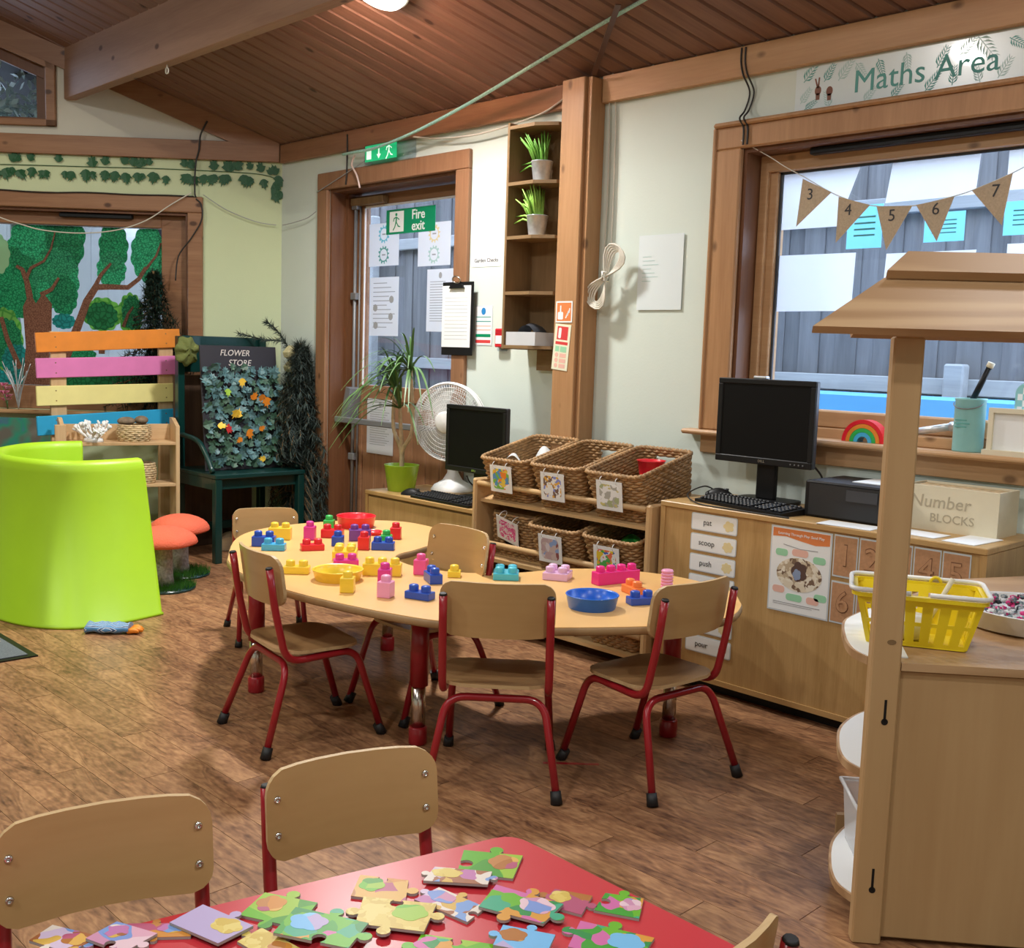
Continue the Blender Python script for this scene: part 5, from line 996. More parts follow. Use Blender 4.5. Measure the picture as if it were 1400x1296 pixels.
def rope_basket(loc, r, h, label, m='rattan_w'):
    mb = MB(); rows = 9
    for j in range(rows):
        t = j / (rows - 1); R0 = r * (.9 + .1 * math.sin(math.pi * t)); mb.tube([(R0 * (1 + .03 * math.sin(i * math.pi / 2 + math.pi * (j % 2))) * math.cos(2 * math.pi * i / 48), R0 * (1 + .03 * math.sin(i * math.pi / 2 + math.pi * (j % 2))) * math.sin(2 * math.pi * i / 48), h * (j + .5) / rows) for i in range(48)], h / rows * .6, 5, closed=True)
    mb.lathe([(r * .88, .003), (0, .004)], 24, caps=False); return tag(mb.build('round_basket', m, None, loc), label, 'basket', 'round rope baskets')
rope_basket(onshelf(.085, -.005, .706), .095, .10, 'round rope basket heaped with driftwood, beside the white coral'); rope_basket(onshelf(.13, -.02, .456), .075, .12, 'round rope basket on the middle of the pine shelf')
M['driftwood'] = mat('driftwood', (.20, .145, .095), .8, noise=.3, nscale=30)
for i, (dx, dy, rx, rz_) in enumerate(((-.042, 0, .055, 20), (.045, .01, .04, -25))):
    mb = MB(); P = [[(rx * math.sin(math.pi * v / 8) * math.cos(2 * math.pi * u / 16), .042 * math.sin(math.pi * v / 8) * math.sin(2 * math.pi * u / 16), .026 + .026 * -math.cos(math.pi * v / 8)) for u in range(16)] for v in range(9)]
    mb.ring(P, True); tag(mb.build('driftwood_piece', 'driftwood', None, onshelf(.085 + dx, dy, .798 + .006 * i), LW + math.radians(26 + rz_)), 'smooth brown driftwood piece in the rope basket, ' + ('the longer one', 'the shorter one')[i], 'driftwood')
# ---- dark green bench with ivy board
bn = thing('green_bench', 'dark green painted bench holding the flower board', 'bench', (.235, -.435, 0))
for x in (-.225, .235):
    for y in (-.285, .285): MB().box(x - .022, x + .022, y - .022, y + .022, 0, .505 if x > 0 else 1.34, .003).build('leg', 'dgreen', bn)
MB().box(-.25, .262, -.31, .31, .505, .532, .004).build('seat', 'dgreen', bn); MB().box(-.248, -.232, -.262, .262, 1.12, 1.345, .003).build('back_panel', 'dgreen', bn)
MB().box(.20, .225, -.26, .26, .44, .505).build('seat_rail', 'dgreen', bn); MB().box(-.20, .21, -.305, -.29, .44, .505).build('seat_rail', 'dgreen', bn); MB().box(-.24, -.225, -.262, .262, .12, .17).build('lower_rail', 'dgreen', bn)
for y in (-.295, .295): MB().tube(smoothpath([(-.205, y, .74), (0, y, .72), (.10, y, .66), (.20, y, .54)], 4), .016, 8).build('arm_scroll', 'dgreen', bn)
fb_ = thing('flower_board', 'black flower board covered in blue-green ivy leaves and autumn leaves', 'sign board', (.30, -.44, .534), 0.0, rot=(0, -.10, 0))
M['chalk'] = mat('blackboard', (.022, .020, .028), .6); M['chalkw'] = mat('chalk_lettering', (.66, .60, .56), .8)
MB().box(-.012, 0, -.262, .262, 0, .76, .002).build('board', 'chalk', fb_)
Rt_ = (math.pi / 2, 0, math.pi / 2)
text('lettering', 'FLOWER', .052, 'chalkw', fb_, (.001, -.03, .715), Rt_, shear=.25); text('lettering', 'STORE', .052, 'chalkw', fb_, (.001, -.0, .655), Rt_, shear=.25)
def ivy_leaf(s, fold=.25):
    P = [(0, -.5), (.22, -.42), (.5, -.12), (.27, .02), (.30, .34), (.1, .26), (0, .62), (-.1, .26), (-.30, .34), (-.27, .02), (-.5, -.12), (-.22, -.42)]
    v = [(x * s, y * s, fold * abs(x) * s) for x, y in P] + [(0, -.05 * s, 0)]; n = len(P); return MB().add(v, [(i, (i + 1) % n, n) for i in range(n)], False)
lm = {k: ivy_leaf(.062).mesh('leaf', k) for k in ('leafblue', 'leafgreen')}; lm.update({k: ivy_leaf(.055, .1).mesh('leaf', k) for k in ('leaforange', 'leafyellow', 'leafred', 'leaflime')})
rr = random.Random(12); k_ = 0
def put_leaf(par, kind, y, z, s, x0=.012):
    o = place(lm[kind], 'leaf', par, (x0 + rr.uniform(0, .03), y, z)); o.rotation_euler = Quaternion((1, 0, 0), 0).to_euler()
    q = Quaternion((0, 1, 0), math.pi / 2 + rr.uniform(-.55, .55)) @ Quaternion((0, 0, 1), rr.uniform(0, 6.28)) @ Quaternion((1, 0, 0), rr.uniform(-.5, .5)); o.rotation_mode = 'QUATERNION'; o.rotation_quaternion = q; o.scale = (s, s, s)
for j in range(15):
    for i in range(13):
        y = -.255 + .51 * (i + rr.uniform(-.3, .3) + .5) / 13; z = .02 + .62 * (j + rr.uniform(-.3, .3) + .5) / 15
        put_leaf(fb_, 'leafblue' if rr.random() < (.35 + .5 * j / 14) else 'leafgreen', y, z, rr.uniform(.75, 1.2))
for y, z, kd, s in ((-.03, .53, 'leafyellow', .9), (-.12, .47, 'leaflime', .8), (.06, .45, 'leaforange', .9), (.10, .435, 'leaforange', .9), (.145, .41, 'leaforange', 1.1), (-.08, .34, 'leafyellow', 1.0), (-.05, .345, 'leafyellow', .9), (-.17, .27, 'leafyellow', .9), (-.12, .25, 'leafred', 1.1), (.02, .215, 'leaforange', 1.1), (-.06, .18, 'leaforange', .7), (.09, .06, 'leafyellow', .7), (.1, .25, 'leaforange', .7)): put_leaf(fb_, kd, y, z, s * 1.15, .045)
tag(MB().box(-.122, -.10, -.70, -.15, 0, 1.10, .003).build('dark_board', wood('dark_board_wood', (.05, .026, .015), (.10, .055, .03), 'z', rough=.6)), 'tall dark brown board standing behind the green bench', 'board')
# fabric bow on the bench back
M['olive'] = mat('olive_fabric', (.13, .15, .04), .9, bump=.5, bscale=60)
mb = MB(); P = [[(.035 * (1 + .25 * math.sin(5 * 2 * math.pi * u / 30 + 3 * v)) * math.sin(math.pi * v / 8), .075 * (1 + .12 * math.sin(3 * 2 * math.pi * u / 30)) * math.sin(math.pi * v / 8) * math.cos(2 * math.pi * u / 30), .085 * math.sin(math.pi * v / 8) * math.sin(2 * math.pi * u / 30)) for u in range(30)] for v in range(9)]
P = [[(.07 * (v / 8 - .5) + .012 * math.sin(5 * 2 * math.pi * u / 30), .078 * math.sin(math.pi * (v + .3) / 8.6) ** .6 * (1 + .1 * math.sin(7 * 2 * math.pi * u / 30)) * math.cos(2 * math.pi * u / 30), .088 * math.sin(math.pi * (v + .3) / 8.6) ** .6 * (1 + .1 * math.sin(7 * 2 * math.pi * u / 30)) * math.sin(2 * math.pi * u / 30)) for u in range(30)] for v in range(9)]
tag(mb.ring(P, True).build('fabric_cabbage', 'olive', None, (.098, -.72, 1.25)), 'crumpled olive green fabric ball hung on the green bench', 'fabric ball')
# logs and dark cushion under the bench
def log(x, y, z, r, L_, rz_, label):
    o = thing('log_slice', label, 'log', (x, y, z), rz_, 'split logs under the green bench'); mb = MB().wallprism([(r * math.cos(a), r * math.sin(a)) for a in [math.pi * i / 10 for i in range(11)]], -L_ / 2, L_ / 2); mb.build('wood', 'log', o)
log(.36, -.42, 0, .085, .26, math.radians(80), 'split log lying flat on the floor under the green bench'); log(.055, -.40, 0, .085, .22, math.radians(60), 'split log farther back under the green bench, by the wall'); log(.33, -.40, .088, .07, .24, math.radians(95), 'split log resting on top of the floor logs')
P = [[(.17 * math.sin(math.pi * (v + .2) / 8.4) * math.cos(2 * math.pi * u / 24), .15 * math.sin(math.pi * (v + .2) / 8.4) * math.sin(2 * math.pi * u / 24), .10 - .10 * math.cos(math.pi * v / 8)) for u in range(24)] for v in range(9)]
tag(MB().ring(P, True).build('dark_cushion', 'stone', None, (.30, -1.02, 0)), 'dark charcoal floor cushion behind the mushroom stools', 'cushion')
# ---- pine branches
def pine(name, label, loc, H, R0, seed, m, nb=70, droop=.3, base=None, yclip=None, xclip=None, ymin=None, needle=.05, trunk=True):
    rr = random.Random(seed); r = thing(name, label, 'artificial tree', loc); mb = MB(); tk = MB()
    if trunk: tk.tube([(0, 0, 0), (0, 0, H * .97)], .012, 6)
    for i in range(nb):
        t = (i + .5) / nb; z = H * (.06 + .9 * t); L_ = R0 * (1.05 - t) * rr.uniform(.7, 1.15) + .02; a = i * 2.4 + rr.uniform(-.4, .4); d = Vector((math.cos(a), math.sin(a), 0)); pts = []
        for k in range(6): s = k / 5; pts.append(Vector((0, 0, z)) + d * L_ * s + Vector((0, 0, -droop * L_ * s * s + .10 * L_ * s)))
        pts = [Vector((p.x if xclip is None else max(min(p.x, xclip[1]), xclip[0]), p.y if yclip is None else max(min(p.y, yclip), -9 if ymin is None else (ymin(p.z) if callable(ymin) else ymin)), p.z)) for p in pts]
        for k in range(5):
            for q in range(9):
                p = pts[k].lerp(pts[k + 1], q / 9); dv = (pts[k + 1] - pts[k]); dv = dv.normalized() if dv.length > 1e-5 else d
                for w_ in range(2):
                    nd = (dv * .7 + Vector((rr.uniform(-1, 1), rr.uniform(-1, 1), rr.uniform(-.7, 1)))).normalized() * needle * rr.uniform(.6, 1); sd = nd.cross(Vector((0, 0, 1))).normalized() * .0035
                    e = p + nd
                    if yclip is not None and e.y > yclip: e.y = yclip
                    if ymin is not None: e.y = max(e.y, ymin(e.z) if callable(ymin) else ymin)
                    mb.add([tuple(p - sd), tuple(p + sd), tuple(e)], [(0, 1, 2)])
        tk.tube([tuple(p) for p in pts[::2] + [pts[-1]]], .003, 4)
    o = mb.build('needles', m, r); o['kind'] = 'stuff'; tk.build('branches', 'shelfwood', r); return r
t1 = pine('pine_tree', 'small dark green artificial pine tree on the mural window sill', lw(-.80, -.04, .83), .95, .31, 4, 'pineneedle', 130, .25, yclip=.15, ymin=-.16, needle=.07)
t1.rotation_euler = (0, 0, LW)
t1.location = lw(-.80, -.10, .83)
pine('pine_tree', 'tall grey-green artificial pine standing between the green bench and the door', (.34, -.066, 0), 1.36, .44, 9, 'pinegrey', 280, .5, yclip=.05, xclip=(-.26, .22), ymin=lambda z: -.05 if z < .57 else -.17, needle=.095)
# topmost arching branch and golden ornament
mb = MB(); rr = random.Random(2)
for pth in ([(.30, -.09, 1.15), (.24, -.10, 1.30), (.14, -.12, 1.40), (.06, -.14, 1.45)], [(.30, -.09, 1.1), (.36, -.09, 1.25), (.40, -.09, 1.30)], [(.25, -.12, 1.33), (.1, -.2, 1.34), (-.02, -.3, 1.37)]):
    sp = smoothpath(pth, 8)
    for a, b in zip(sp, sp[1:]):
        for q in range(8):
            p = Vector(a).lerp(Vector(b), q / 8); dv = (Vector(b) - Vector(a)).normalized(); nd = (dv * .5 + Vector((rr.uniform(-1, 1), rr.uniform(-1, .3), rr.uniform(-1, 1)))).normalized() * .045; sd = nd.cross(Vector((0, 1, .2))).normalized() * .0035; mb.add([tuple(p - sd), tuple(p + sd), tuple(p + nd)], [(0, 1, 2)])
    mb.tube(sp, .004, 5)
tag(mb.build('pine_garland', 'pinegrey'), 'grey-green pine garland arching above the bench corner', 'garland')
M['gold'] = mat('pale_gold_fabric', (.50, .45, .25), .5)
gd = thing('gold_ornament', 'pale gold folded ornament hanging from the pine garland', 'ornament', (.30, -.118, 1.08))
for i, (z, s) in enumerate(((.18, .05), (.09, .055), (.0, .05))): MB().lathe([(s * .1, -.045), (s * .8, -.03), (s, .0), (s * .55, .03), (s * .2, .045)], 7, smooth=False).build('fold', 'gold', gd, (.0, .01 * i, z))
# ---- mushrooms
def mushroom(x, y, hgt, r, label, seed):
    o = thing('mushroom_stool', label, 'stool', (x, y, 0), group='red mushroom stools')
    P = [[(r * (1 + .025 * math.cos(6 * 2 * math.pi * u / 48)) * math.sin(a) * math.cos(2 * math.pi * u / 48), r * (1 + .025 * math.cos(6 * 2 * math.pi * u / 48)) * math.sin(a) * math.sin(2 * math.pi * u / 48), hgt - .085 + .085 * math.cos(a) * (1 if a < 1.6 else .35)) for u in range(48)] for a in [math.pi * (.01 + .98 * k / 14) for k in range(15)]]
    MB().ring(P, True).build('cap', 'felt_red', o); MB().lathe([(.058, .02), (.05, .06), (.045, hgt - .12), (.05, hgt - .085)], 20).build('stem', 'fur', o)
    bs = MB().lathe([(.165, 0), (.165, .012), (0, .014)], 24, caps=True).build('base_disc', 'dgreen', o); rr = random.Random(seed); gm = MB()
    for i in range(1700):
        a = rr.uniform(0, 6.283); q = .165 * math.sqrt(rr.random()); p = Vector((q * math.cos(a), q * math.sin(a), .012)); e = p + Vector((rr.uniform(-.015, .015), rr.uniform(-.015, .015), rr.uniform(.022, .048))); gm.add([tuple(p + Vector((.002, 0, 0))), tuple(p - Vector((.002, 0, 0))), tuple(e)], [(0, 1, 2)])
    g_ = gm.build('grass', 'moss', o); g_['kind'] = 'stuff'
mushroom(.90, -1.27, .335, .172, 'coral red mushroom stool nearest the lime tub chair', 1); mushroom(.63, -1.04, .345, .16, 'coral red mushroom stool nearest the green bench', 2)
# ---- lime tub chair
path = smoothpath([(1.375, -1.56, 0), (1.415, -1.78, 0), (1.375, -1.96, 0), (1.20, -2.075, 0), (.95, -2.11, 0), (.66, -2.03, 0), (.45, -1.85, 0), (.385, -1.66, 0), (.41, -1.50, 0)], 8)
lc = thing('lime_tub_chair', 'lime green curved plastic tub chair on the floor', 'chair', (.9, -1.75, 0))
rings = []
cx0, cy0 = .9, -1.75
for i, p in enumerate(path):
    a, b = Vector(path[max(0, i - 1)]), Vector(path[min(len(path) - 1, i + 1)]); t = (b - a).normalized(); nn = Vector((t.y, -t.x, 0))
    if nn.dot(Vector(p) - Vector((cx0, cy0, 0))) < 0: nn = -nn
    def q(off, z): v = Vector(p) + nn * off; return (v.x - cx0, v.y - cy0, z)
    tl = Vector(path[0]) - Vector(path[3]); tl.normalize(); kk = max(0, 1 - i / 6)
    def q(off, z): v = Vector(p) + nn * off - tl * (.075 * kk * z / .75) + tl * .02 * kk; return (v.x - cx0, v.y - cy0, z)
    rings.append([q(.055, 0), q(.058, .012), q(.045, .016), q(.012, .70), q(.008, .735), q(-.004, .752), q(-.03, .757), q(-.048, .748), q(-.055, .72), q(-.06, .4), q(-.075, .0)])
MB().ring(rings, True).build('curved_wall', 'lime', lc)
inn = [(p[0] - cx0, p[1] - cy0) for p in path]; inn = [(x * .93, y * .93) for x, y in inn]
MB().prism(inn, .02, .30).build('seat', 'lime', lc)
# gloves on the floor
M['stripe'] = None
def stripes(name, cols, scale, axis='x'):
    m, N, L, b = nm(name); tc = N.new('ShaderNodeTexCoord'); w_ = N.new('ShaderNodeTexWave'); w_.inputs['Scale'].default_value = scale; w_.inputs['Distortion'].default_value = 0; w_.bands_direction = axis.upper(); L.new(tc.outputs['Object'], w_.inputs[0]); cr = N.new('ShaderNodeValToRGB'); cr.color_ramp.interpolation = 'CONSTANT'; e = cr.color_ramp.elements; e[0].color = (*cols[0], 1); e[1].position = .5; e[1].color = (*cols[1], 1)
    if len(cols) > 2: x = e.new(.8); x.color = (*cols[2], 1)
    L.new(w_.outputs['Fac'], cr.inputs[0]); L.new(cr.outputs[0], b.inputs['Base Color']); b.inputs['Roughness'].default_value = .9; return m
M['stripe'] = stripes('striped_cloth', [(.10, .26, .50), (.66, .72, .78), (.05, .10, .22)], 22, 'y')
gl = thing('garden_glove', 'blue and white striped garden glove with orange fingertips on the floor', 'glove', (1.575, -1.855, 0), math.radians(48))
MB().ring([[(-.10 + .19 * k / 10, (.05 - .008 * math.sin(k * .9)) * math.cos(a), .022 + (.022 + .006 * math.sin(k * 1.7 + 2 * a)) * math.sin(a)) for a in [2 * math.pi * j / 16 for j in range(16)]] for k in range(11)], True).build('cuff', M['stripe'], gl)
for i, (dy, L_) in enumerate(((-.03, .05), (-.01, .062), (.012, .058), (.034, .045))): MB().tube([(.085, dy, .014), (.085 + L_ * .6, dy, .018), (.085 + L_, dy * 1.1, .013)], [.013, .012, .006], 8).build('finger', 'leaforange', gl)
# floor mat
mt = thing('entrance_mat', 'dark grey entrance mat with a thin black border', 'mat', (1.2, -2.68, 0)); MB().box(-.55, .56, -.42, .44, 0, .006).build('border', 'black', mt); MB().box(-.52, .53, -.39, .41, .006, .010, .002).build('pile', 'mat_grey', mt)
# pink flowers and shiny panel at the left edge
pf = thing('pink_flowers', 'bunch of pink paper flowers on the mural window sill', 'flowers', lw(-1.77, -.05, .831)); M['pinkf'] = mat('pink_petal', (.74, .20, .38), .6); M['pinkf2'] = mat('pale_pink_petal', (.84, .42, .55), .6)
rr = random.Random(3)
for i in range(5):
    c0 = Vector((rr.uniform(-.07, .07), rr.uniform(-.03, .03), .05 + .025 * i)); MB().tube([(0, 0, 0), tuple(c0)], .003, 5).build('stem', 'plant', pf)
    for k in range(6):
        a = 2 * math.pi * k / 6; P = [[(c0.x + (.006 + .032 * u / 3) * math.cos(a + (v - 1) * .45), c0.y + (.006 + .032 * u / 3) * math.sin(a + (v - 1) * .45), c0.z + .02 * (u / 3) ** 1.5) for v in range(3)] for u in range(4)]; MB().grid(P).build('petal', 'pinkf' if (i + k) % 3 else 'pinkf2', pf)
def irid():
    m, N, L, b = nm('iridescent_foil'); tc = N.new('ShaderNodeTexCoord'); n = N.new('ShaderNodeTexNoise'); n.inputs['Scale'].default_value = 6; L.new(tc.outputs['Object'], n.inputs['Vector']); cr = N.new('ShaderNodeValToRGB'); e = cr.color_ramp.elements; e[0].color = (.22, .22, .20, 1); e[0].position = .42; e[1].color = (.16, .12, .55, 1); e[1].position = .66; x = e.new(.55); x.color = (.05, .45, .32, 1); L.new(n.outputs['Fac'], cr.inputs[0]); L.new(cr.outputs[0], b.inputs['Base Color']); b.inputs['Roughness'].default_value = .3; b.inputs['Metallic'].default_value = .4; return m
M['irid'] = irid()
tag(MB().box(-.28, .28, -.004, .004, 0, .80, .002).build('foil_panel', 'irid', None, lw(-1.56, -.38, 0), LW), 'shiny iridescent foil panel standing beside the plank screen', 'panel')
sv = MB(); rr = random.Random(6)
for i in range(16):
    a = rr.uniform(-1, 1); sv.tube(smoothpath([(0, 0, 0), (.03 * a, rr.uniform(-.02, .02), .14), (.10 * a, rr.uniform(-.03, .03), rr.uniform(.22, .34))], 4), .0025, 5)
tag(sv.build('silver_twigs', 'steel', None, lw(-1.70, -.05, .831), LW), 'bunch of silver twigs standing on the mural window sill', 'twigs')
# ---- ivy garland along the green wall
ig = thing('ivy_garland', 'ivy leaf garland pinned along the top of the pale green wall', 'garland', lw(0, 0, 0), LW)
st = [(-1.95, -.006, 2.40), (-1.6, -.006, 2.405), (-1.2, -.006, 2.408), (-.8, -.006, 2.412), (-.4, -.006, 2.408), (-.15, -.006, 2.40), (-.03, -.006, 2.375)]
sp = smoothpath(st, 8); MB().tube(sp, .0025, 5).build('stem', 'ivy', ig)
il = ivy_leaf(.072, .15).mesh('leaf', 'ivy'); rr = random.Random(5)
for i in range(30):
    t = i / 29; x = -1.93 + 1.88 * t + rr.uniform(-.015, .015); zb = 2.405 if x < -.15 else 2.405 - .25 * (x + .15)
    for up in (1, -1):
        if rr.random() < .16: continue
        for _ in range(1 if up == 1 and rr.random() < .5 else (2 if rr.random() < .4 else 1)):
            xx = x + rr.uniform(-.025, .025); zz = zb + up * rr.uniform(.035, .055) + (0 if up == 1 else -.012)
            o = place(il, 'leaf', ig, (xx, -.012, zz)); o.rotation_euler = (math.pi / 2, (0 if up == 1 else math.pi) + rr.uniform(-.6, .6), 0); s = rr.uniform(.75, 1.1); o.scale = (s, s, s)
for i in range(7): o = place(il, 'leaf', ig, (-.02 - .02 * rr.random(), -.012, 2.36 - .018 * i)); o.rotation_euler = (math.pi / 2, math.pi + rr.uniform(-1, 1), 0)
# ================================================================== SIGNS AND PAPERS
ma = thing('maths_sign', 'long white "Maths Area" banner with green leaves and counting hands', 'sign', (4.32, 0, 2.371))
MB().box(-.555, .555, -.002, 0, -.086, .088).build('sheet', mat('laminated_sign', (.76, .86, .88), .2, coat=.25), ma)
text('lettering', 'Maths Area', .118, 'teal', ma, (-.03, -.0026, -.005), ext=.0008)
def frond(par, x, z, L_, ang, m, n=6, wl_=.35):
    mb = MB(); ca, sa = math.cos(ang), math.sin(ang); quads = []
    def tr(a, b): return (max(-.553, min(.553, x + a * ca - b * sa)), max(-.084, min(.086, z + a * sa + b * ca)))
    mb.wallprism([tr(0, -.0015), tr(L_, -.0008), tr(L_, .0008), tr(0, .0015)], -.0026, -.002)
    for i in range(n):
        a0 = L_ * (i + .6) / (n + .6); l = L_ * wl_ * (1 - .5 * i / n)
        for s in (-1, 1): mb.wallprism([tr(a0, 0), tr(a0 + l * .45, s * l * .38), tr(a0 + l * .9, s * l * .75), tr(a0 + l * .3, s * l * .55)][::s], -.0026, -.002)
    mb.build('leaf_print', m, par)
for x, z, L_, a, m_ in ((-.52, .03, .09, .9, 'teal'), (-.53, -.05, .07, .9, 'teal2'), (-.51, -.075, .06, .5, 'teal'), (-.43, .02, .075, 1.0, 'teal'), (-.37, .015, .09, .9, 'teal2'), (-.40, -.08, .07, 1.9, 'teal2'), (-.30, .07, .07, -.9, 'teal2'), (-.26, -.08, .07, .8, 'teal2'), (-.21, .07, .07, -1.2, 'teal'), (-.15, -.08, .065, .8, 'teal'), (-.10, .075, .07, -1.4, 'teal2'), (-.02, -.078, .08, .9, 'teal'), (.02, .0, .08, 1.1, 'teal'), (.10, .03, .08, .8, 'teal2'), (.16, .085, .11, -.9, 'teal2'), (.08, -.07, .07, 1.5, 'teal'), (.18, -.075, .07, 1.9, 'teal2'), (.27, .06, .07, -.6, 'teal'), (.24, -.07, .08, 1.0, 'teal2'), (.38, .07, .1, -1.2, 'teal'), (.45, -.07, .1, 1.2, 'teal2')): frond(ma, x, z, L_, a, m_)
def hand_print(x, z, fingers):
    mb = MB().wallprism(ell(x, z, .014, .018, 14), -.0027, -.002); mb.wallprism([(x - .008, z - .035), (x + .008, z - .035), (x + .009, z - .01), (x - .009, z - .01)], -.0027, -.002)
    for i in range(fingers): a = math.radians(108 - 22 * i); mb.wallprism([(x + .006 * math.cos(a) - .0035, z + .01), (x + .006 * math.cos(a) + .0035, z + .01), (x + .045 * math.cos(a) + .003, z + .05 * math.sin(a)), (x + .045 * math.cos(a) - .003, z + .05 * math.sin(a))], -.0027, -.002)
    mb.build('hand_print', 'skin', ma)
hand_print(-.455, -.01, 2); hand_print(-.405, -.018, 0); hand_print(.335, .015, 3)
# running man emergency light
es = thing('exit_light', 'green emergency exit light box with arrow and running figure above the door', 'exit sign', (1.17, 0, 2.418)); MB().box(-.21, .21, -.055, 0, -.055, .055, .006).build('housing', 'clearplastic', es); MB().box(-.195, .10, -.0565, -.055, -.045, .045).build('green_panel', 'green_lit', es)
def runner(par, x, z, s, y, m):
    mb = MB(); mb.wallprism(ell(x, z + .36 * s, .08 * s, .08 * s, 12), y - .0006, y)
    for pts in ([(-.02, .26), (.06, .24), (.04, -.02), (-.06, .0)], [(-.02, .0), (.05, -.02), (.20, -.20), (.14, -.24)], [(.14, -.24), (.20, -.19), (.32, -.22), (.31, -.27)], [(-.06, .0), (.02, -.02), (-.08, -.24), (-.14, -.22)], [(-.14, -.22), (-.08, -.24), (-.22, -.42), (-.28, -.38)], [(.04, .25), (.06, .19), (.22, .08), (.25, .13)], [(.0, .26), (-.02, .2), (-.18, .14), (-.2, .2)], [(-.2, .2), (-.15, .17), (-.2, .02), (-.25, .04)]): mb.wallprism([(x + a * s, z + b * s) for a, b in pts], y - .0006, y)
    mb.build('running_figure', m, par)
runner(es, .03, 0, .11, -.0566, 'white_lit'); MB().wallprism([(-.07, .035), (-.058, .035), (-.058, -.01), (-.045, -.01), (-.064, -.035), (-.083, -.01), (-.07, -.01)], -.0572, -.0565).build('arrow', 'white_lit', es); MB().box(-.18, -.135, -.0572, -.0565, -.032, .032).build('door_symbol', 'white_lit', es)
# fire exit sign on the glass
fe = thing('fire_exit_sign', 'green sign reading "Fire exit" on the door glass', 'sign', (1.15, .150, 2.055)); MB().box(-.227, .227, -.003, 0, -.072, .072).build('plate', 'green_sign', fe); MB().box(-.195, -.06, -.0036, -.003, -.06, .06).build('white_panel', 'paper', fe)
runner(fe, -.13, -.002, .12, -.0037, 'green_sign'); text('lettering', 'Fire', .078, 'paper', fe, (.075, -.0036, .03), bold=.0012); text('lettering', 'exit', .078, 'paper', fe, (.075, -.0036, -.035), bold=.0012)
# sheets on the door glass
M['paper_d'] = paper_mat('door_paper', (.84, .86, .90), .45)
def glass_sheet(label, x0, x1, z0, z1, y=.1505, kind='gear', cols=('cyan', 'teal'), group='sheets taped to the door glass'):
    o = wall_card('paper_sheet', label, 'paper', x0, x1, z0, z1, y, 'paper_d', group, th=.0008); w_, h_ = x1 - x0, z1 - z0
    if kind == 'gear':
        for dz, m_ in ((h_ * .24, cols[0]), (-h_ * .24, cols[1])):
            R0 = h_ * .19; mb = MB(); n = 64; outer = [((R0 * (1 + .13 * (1 if math.sin(12 * 2 * math.pi * i / n) > 0 else -1))) * math.cos(2 * math.pi * i / n), dz + (R0 * (1 + .13 * (1 if math.sin(12 * 2 * math.pi * i / n) > 0 else -1))) * math.sin(2 * math.pi * i / n)) for i in range(n)]; inner = ell(0, dz, R0 * .72, R0 * .72, n)
            v = [(x, -.0011, z) for x, z in outer] + [(x, -.0011, z) for x, z in inner]; mb.add(v, [(i, (i + 1) % n, n + (i + 1) % n, n + i) for i in range(n)]).build('gear_print', m_, o); MB().box(-R0 * .35, R0 * .35, -.0012, -.0009, dz - .004, dz + .004).build('print_line', 'inkgrey', o)
    elif kind == 'text':
        for i in range(11): MB().box(-w_ * .38, w_ * (.1 + .28 * ((i * 7) % 5) / 4), -.0012, -.0009, h_ * .40 - h_ * .075 * i - .0022, h_ * .40 - h_ * .075 * i + .0022).build('print_line', 'inkgrey', o)
        for dx, dz in ((.26, .12), (-.3, -.02), (.24, -.17), (-.28, -.32)): MB().wallprism(ell(w_ * dx, h_ * dz, .022, .022, 14), -.0014, -.0012).build('picture', 'inkgrey', o)
    elif kind == 'list':
        for i in range(16): MB().box(-w_ * .38, w_ * (.2 + .15 * ((i * 5) % 3) / 2), -.0012, -.0009, h_ * .30 - h_ * .042 * i - .0018, h_ * .30 - h_ * .042 * i + .0018).build('print_line', 'inkgrey', o)
        MB().wallprism(ell(0, h_ * .40, .014, .018, 12), -.0014, -.0009).build('crest', 'inkgrey', o)
    return o
glass_sheet('paper with a blue and a teal flower badge beside the door edge', .752, 1.045, 1.80, 2.055, kind='gear', cols=('cyan', 'teal')); glass_sheet('paper with pale yellow and grey flower badges on the door glass', 1.225, 1.515, 1.785, 2.03, kind='gear', cols=('sand', 'teal2'))
glass_sheet('printed notice with small round pictures low on the door glass', .768, 1.052, 1.38, 1.733, kind='text'); glass_sheet('long printed notice on the door glass beside the clipboard', 1.315, 1.55, 1.41, 1.765, kind='list')
o = glass_sheet('printed notice pinned on the door boards below the push bar', .762, 1.028, .655, .995, y=.1485, kind='list', group='sheets on the door boards')
# clipboard
cp = thing('clipboard', 'black clipboard holding a white form beside the door', 'clipboard', (1.80, -.032, 1.475)); MB().box(-.125, .125, -.006, 0, -.195, .195, .002).build('board', 'black', cp); MB().box(-.122, .108, -.0085, -.006, -.152, .175).build('form', 'paper', cp)
for i in range(12): MB().box(-.10, .085, -.0089, -.0085, .11 - .02 * i, .1118 - .02 * i).build('print_line', 'inkgrey', cp)
MB().wallprism([(-.06, .16), (.06, .16), (.04, .185), (-.04, .185)], -.02, -.0086).build('clip_base', 'black', cp); MB().tube([(.03 * math.cos(a), -.018 - .008 * math.sin(a), .205 + .018 * math.sin(a)) for a in [2 * math.pi * i / 16 for i in range(16)]], .004, 6, closed=True).build('clip_lever', 'chrome', cp)
# garden checks label
o = wall_card('wall_label', 'small white label reading "Garden Checks" on the wall', 'label', 1.868, 2.088, 1.747, 1.818, -.0003, 'paper'); text('lettering', 'Garden Checks', .029, 'ink', o, (0, -.0022, -.003))
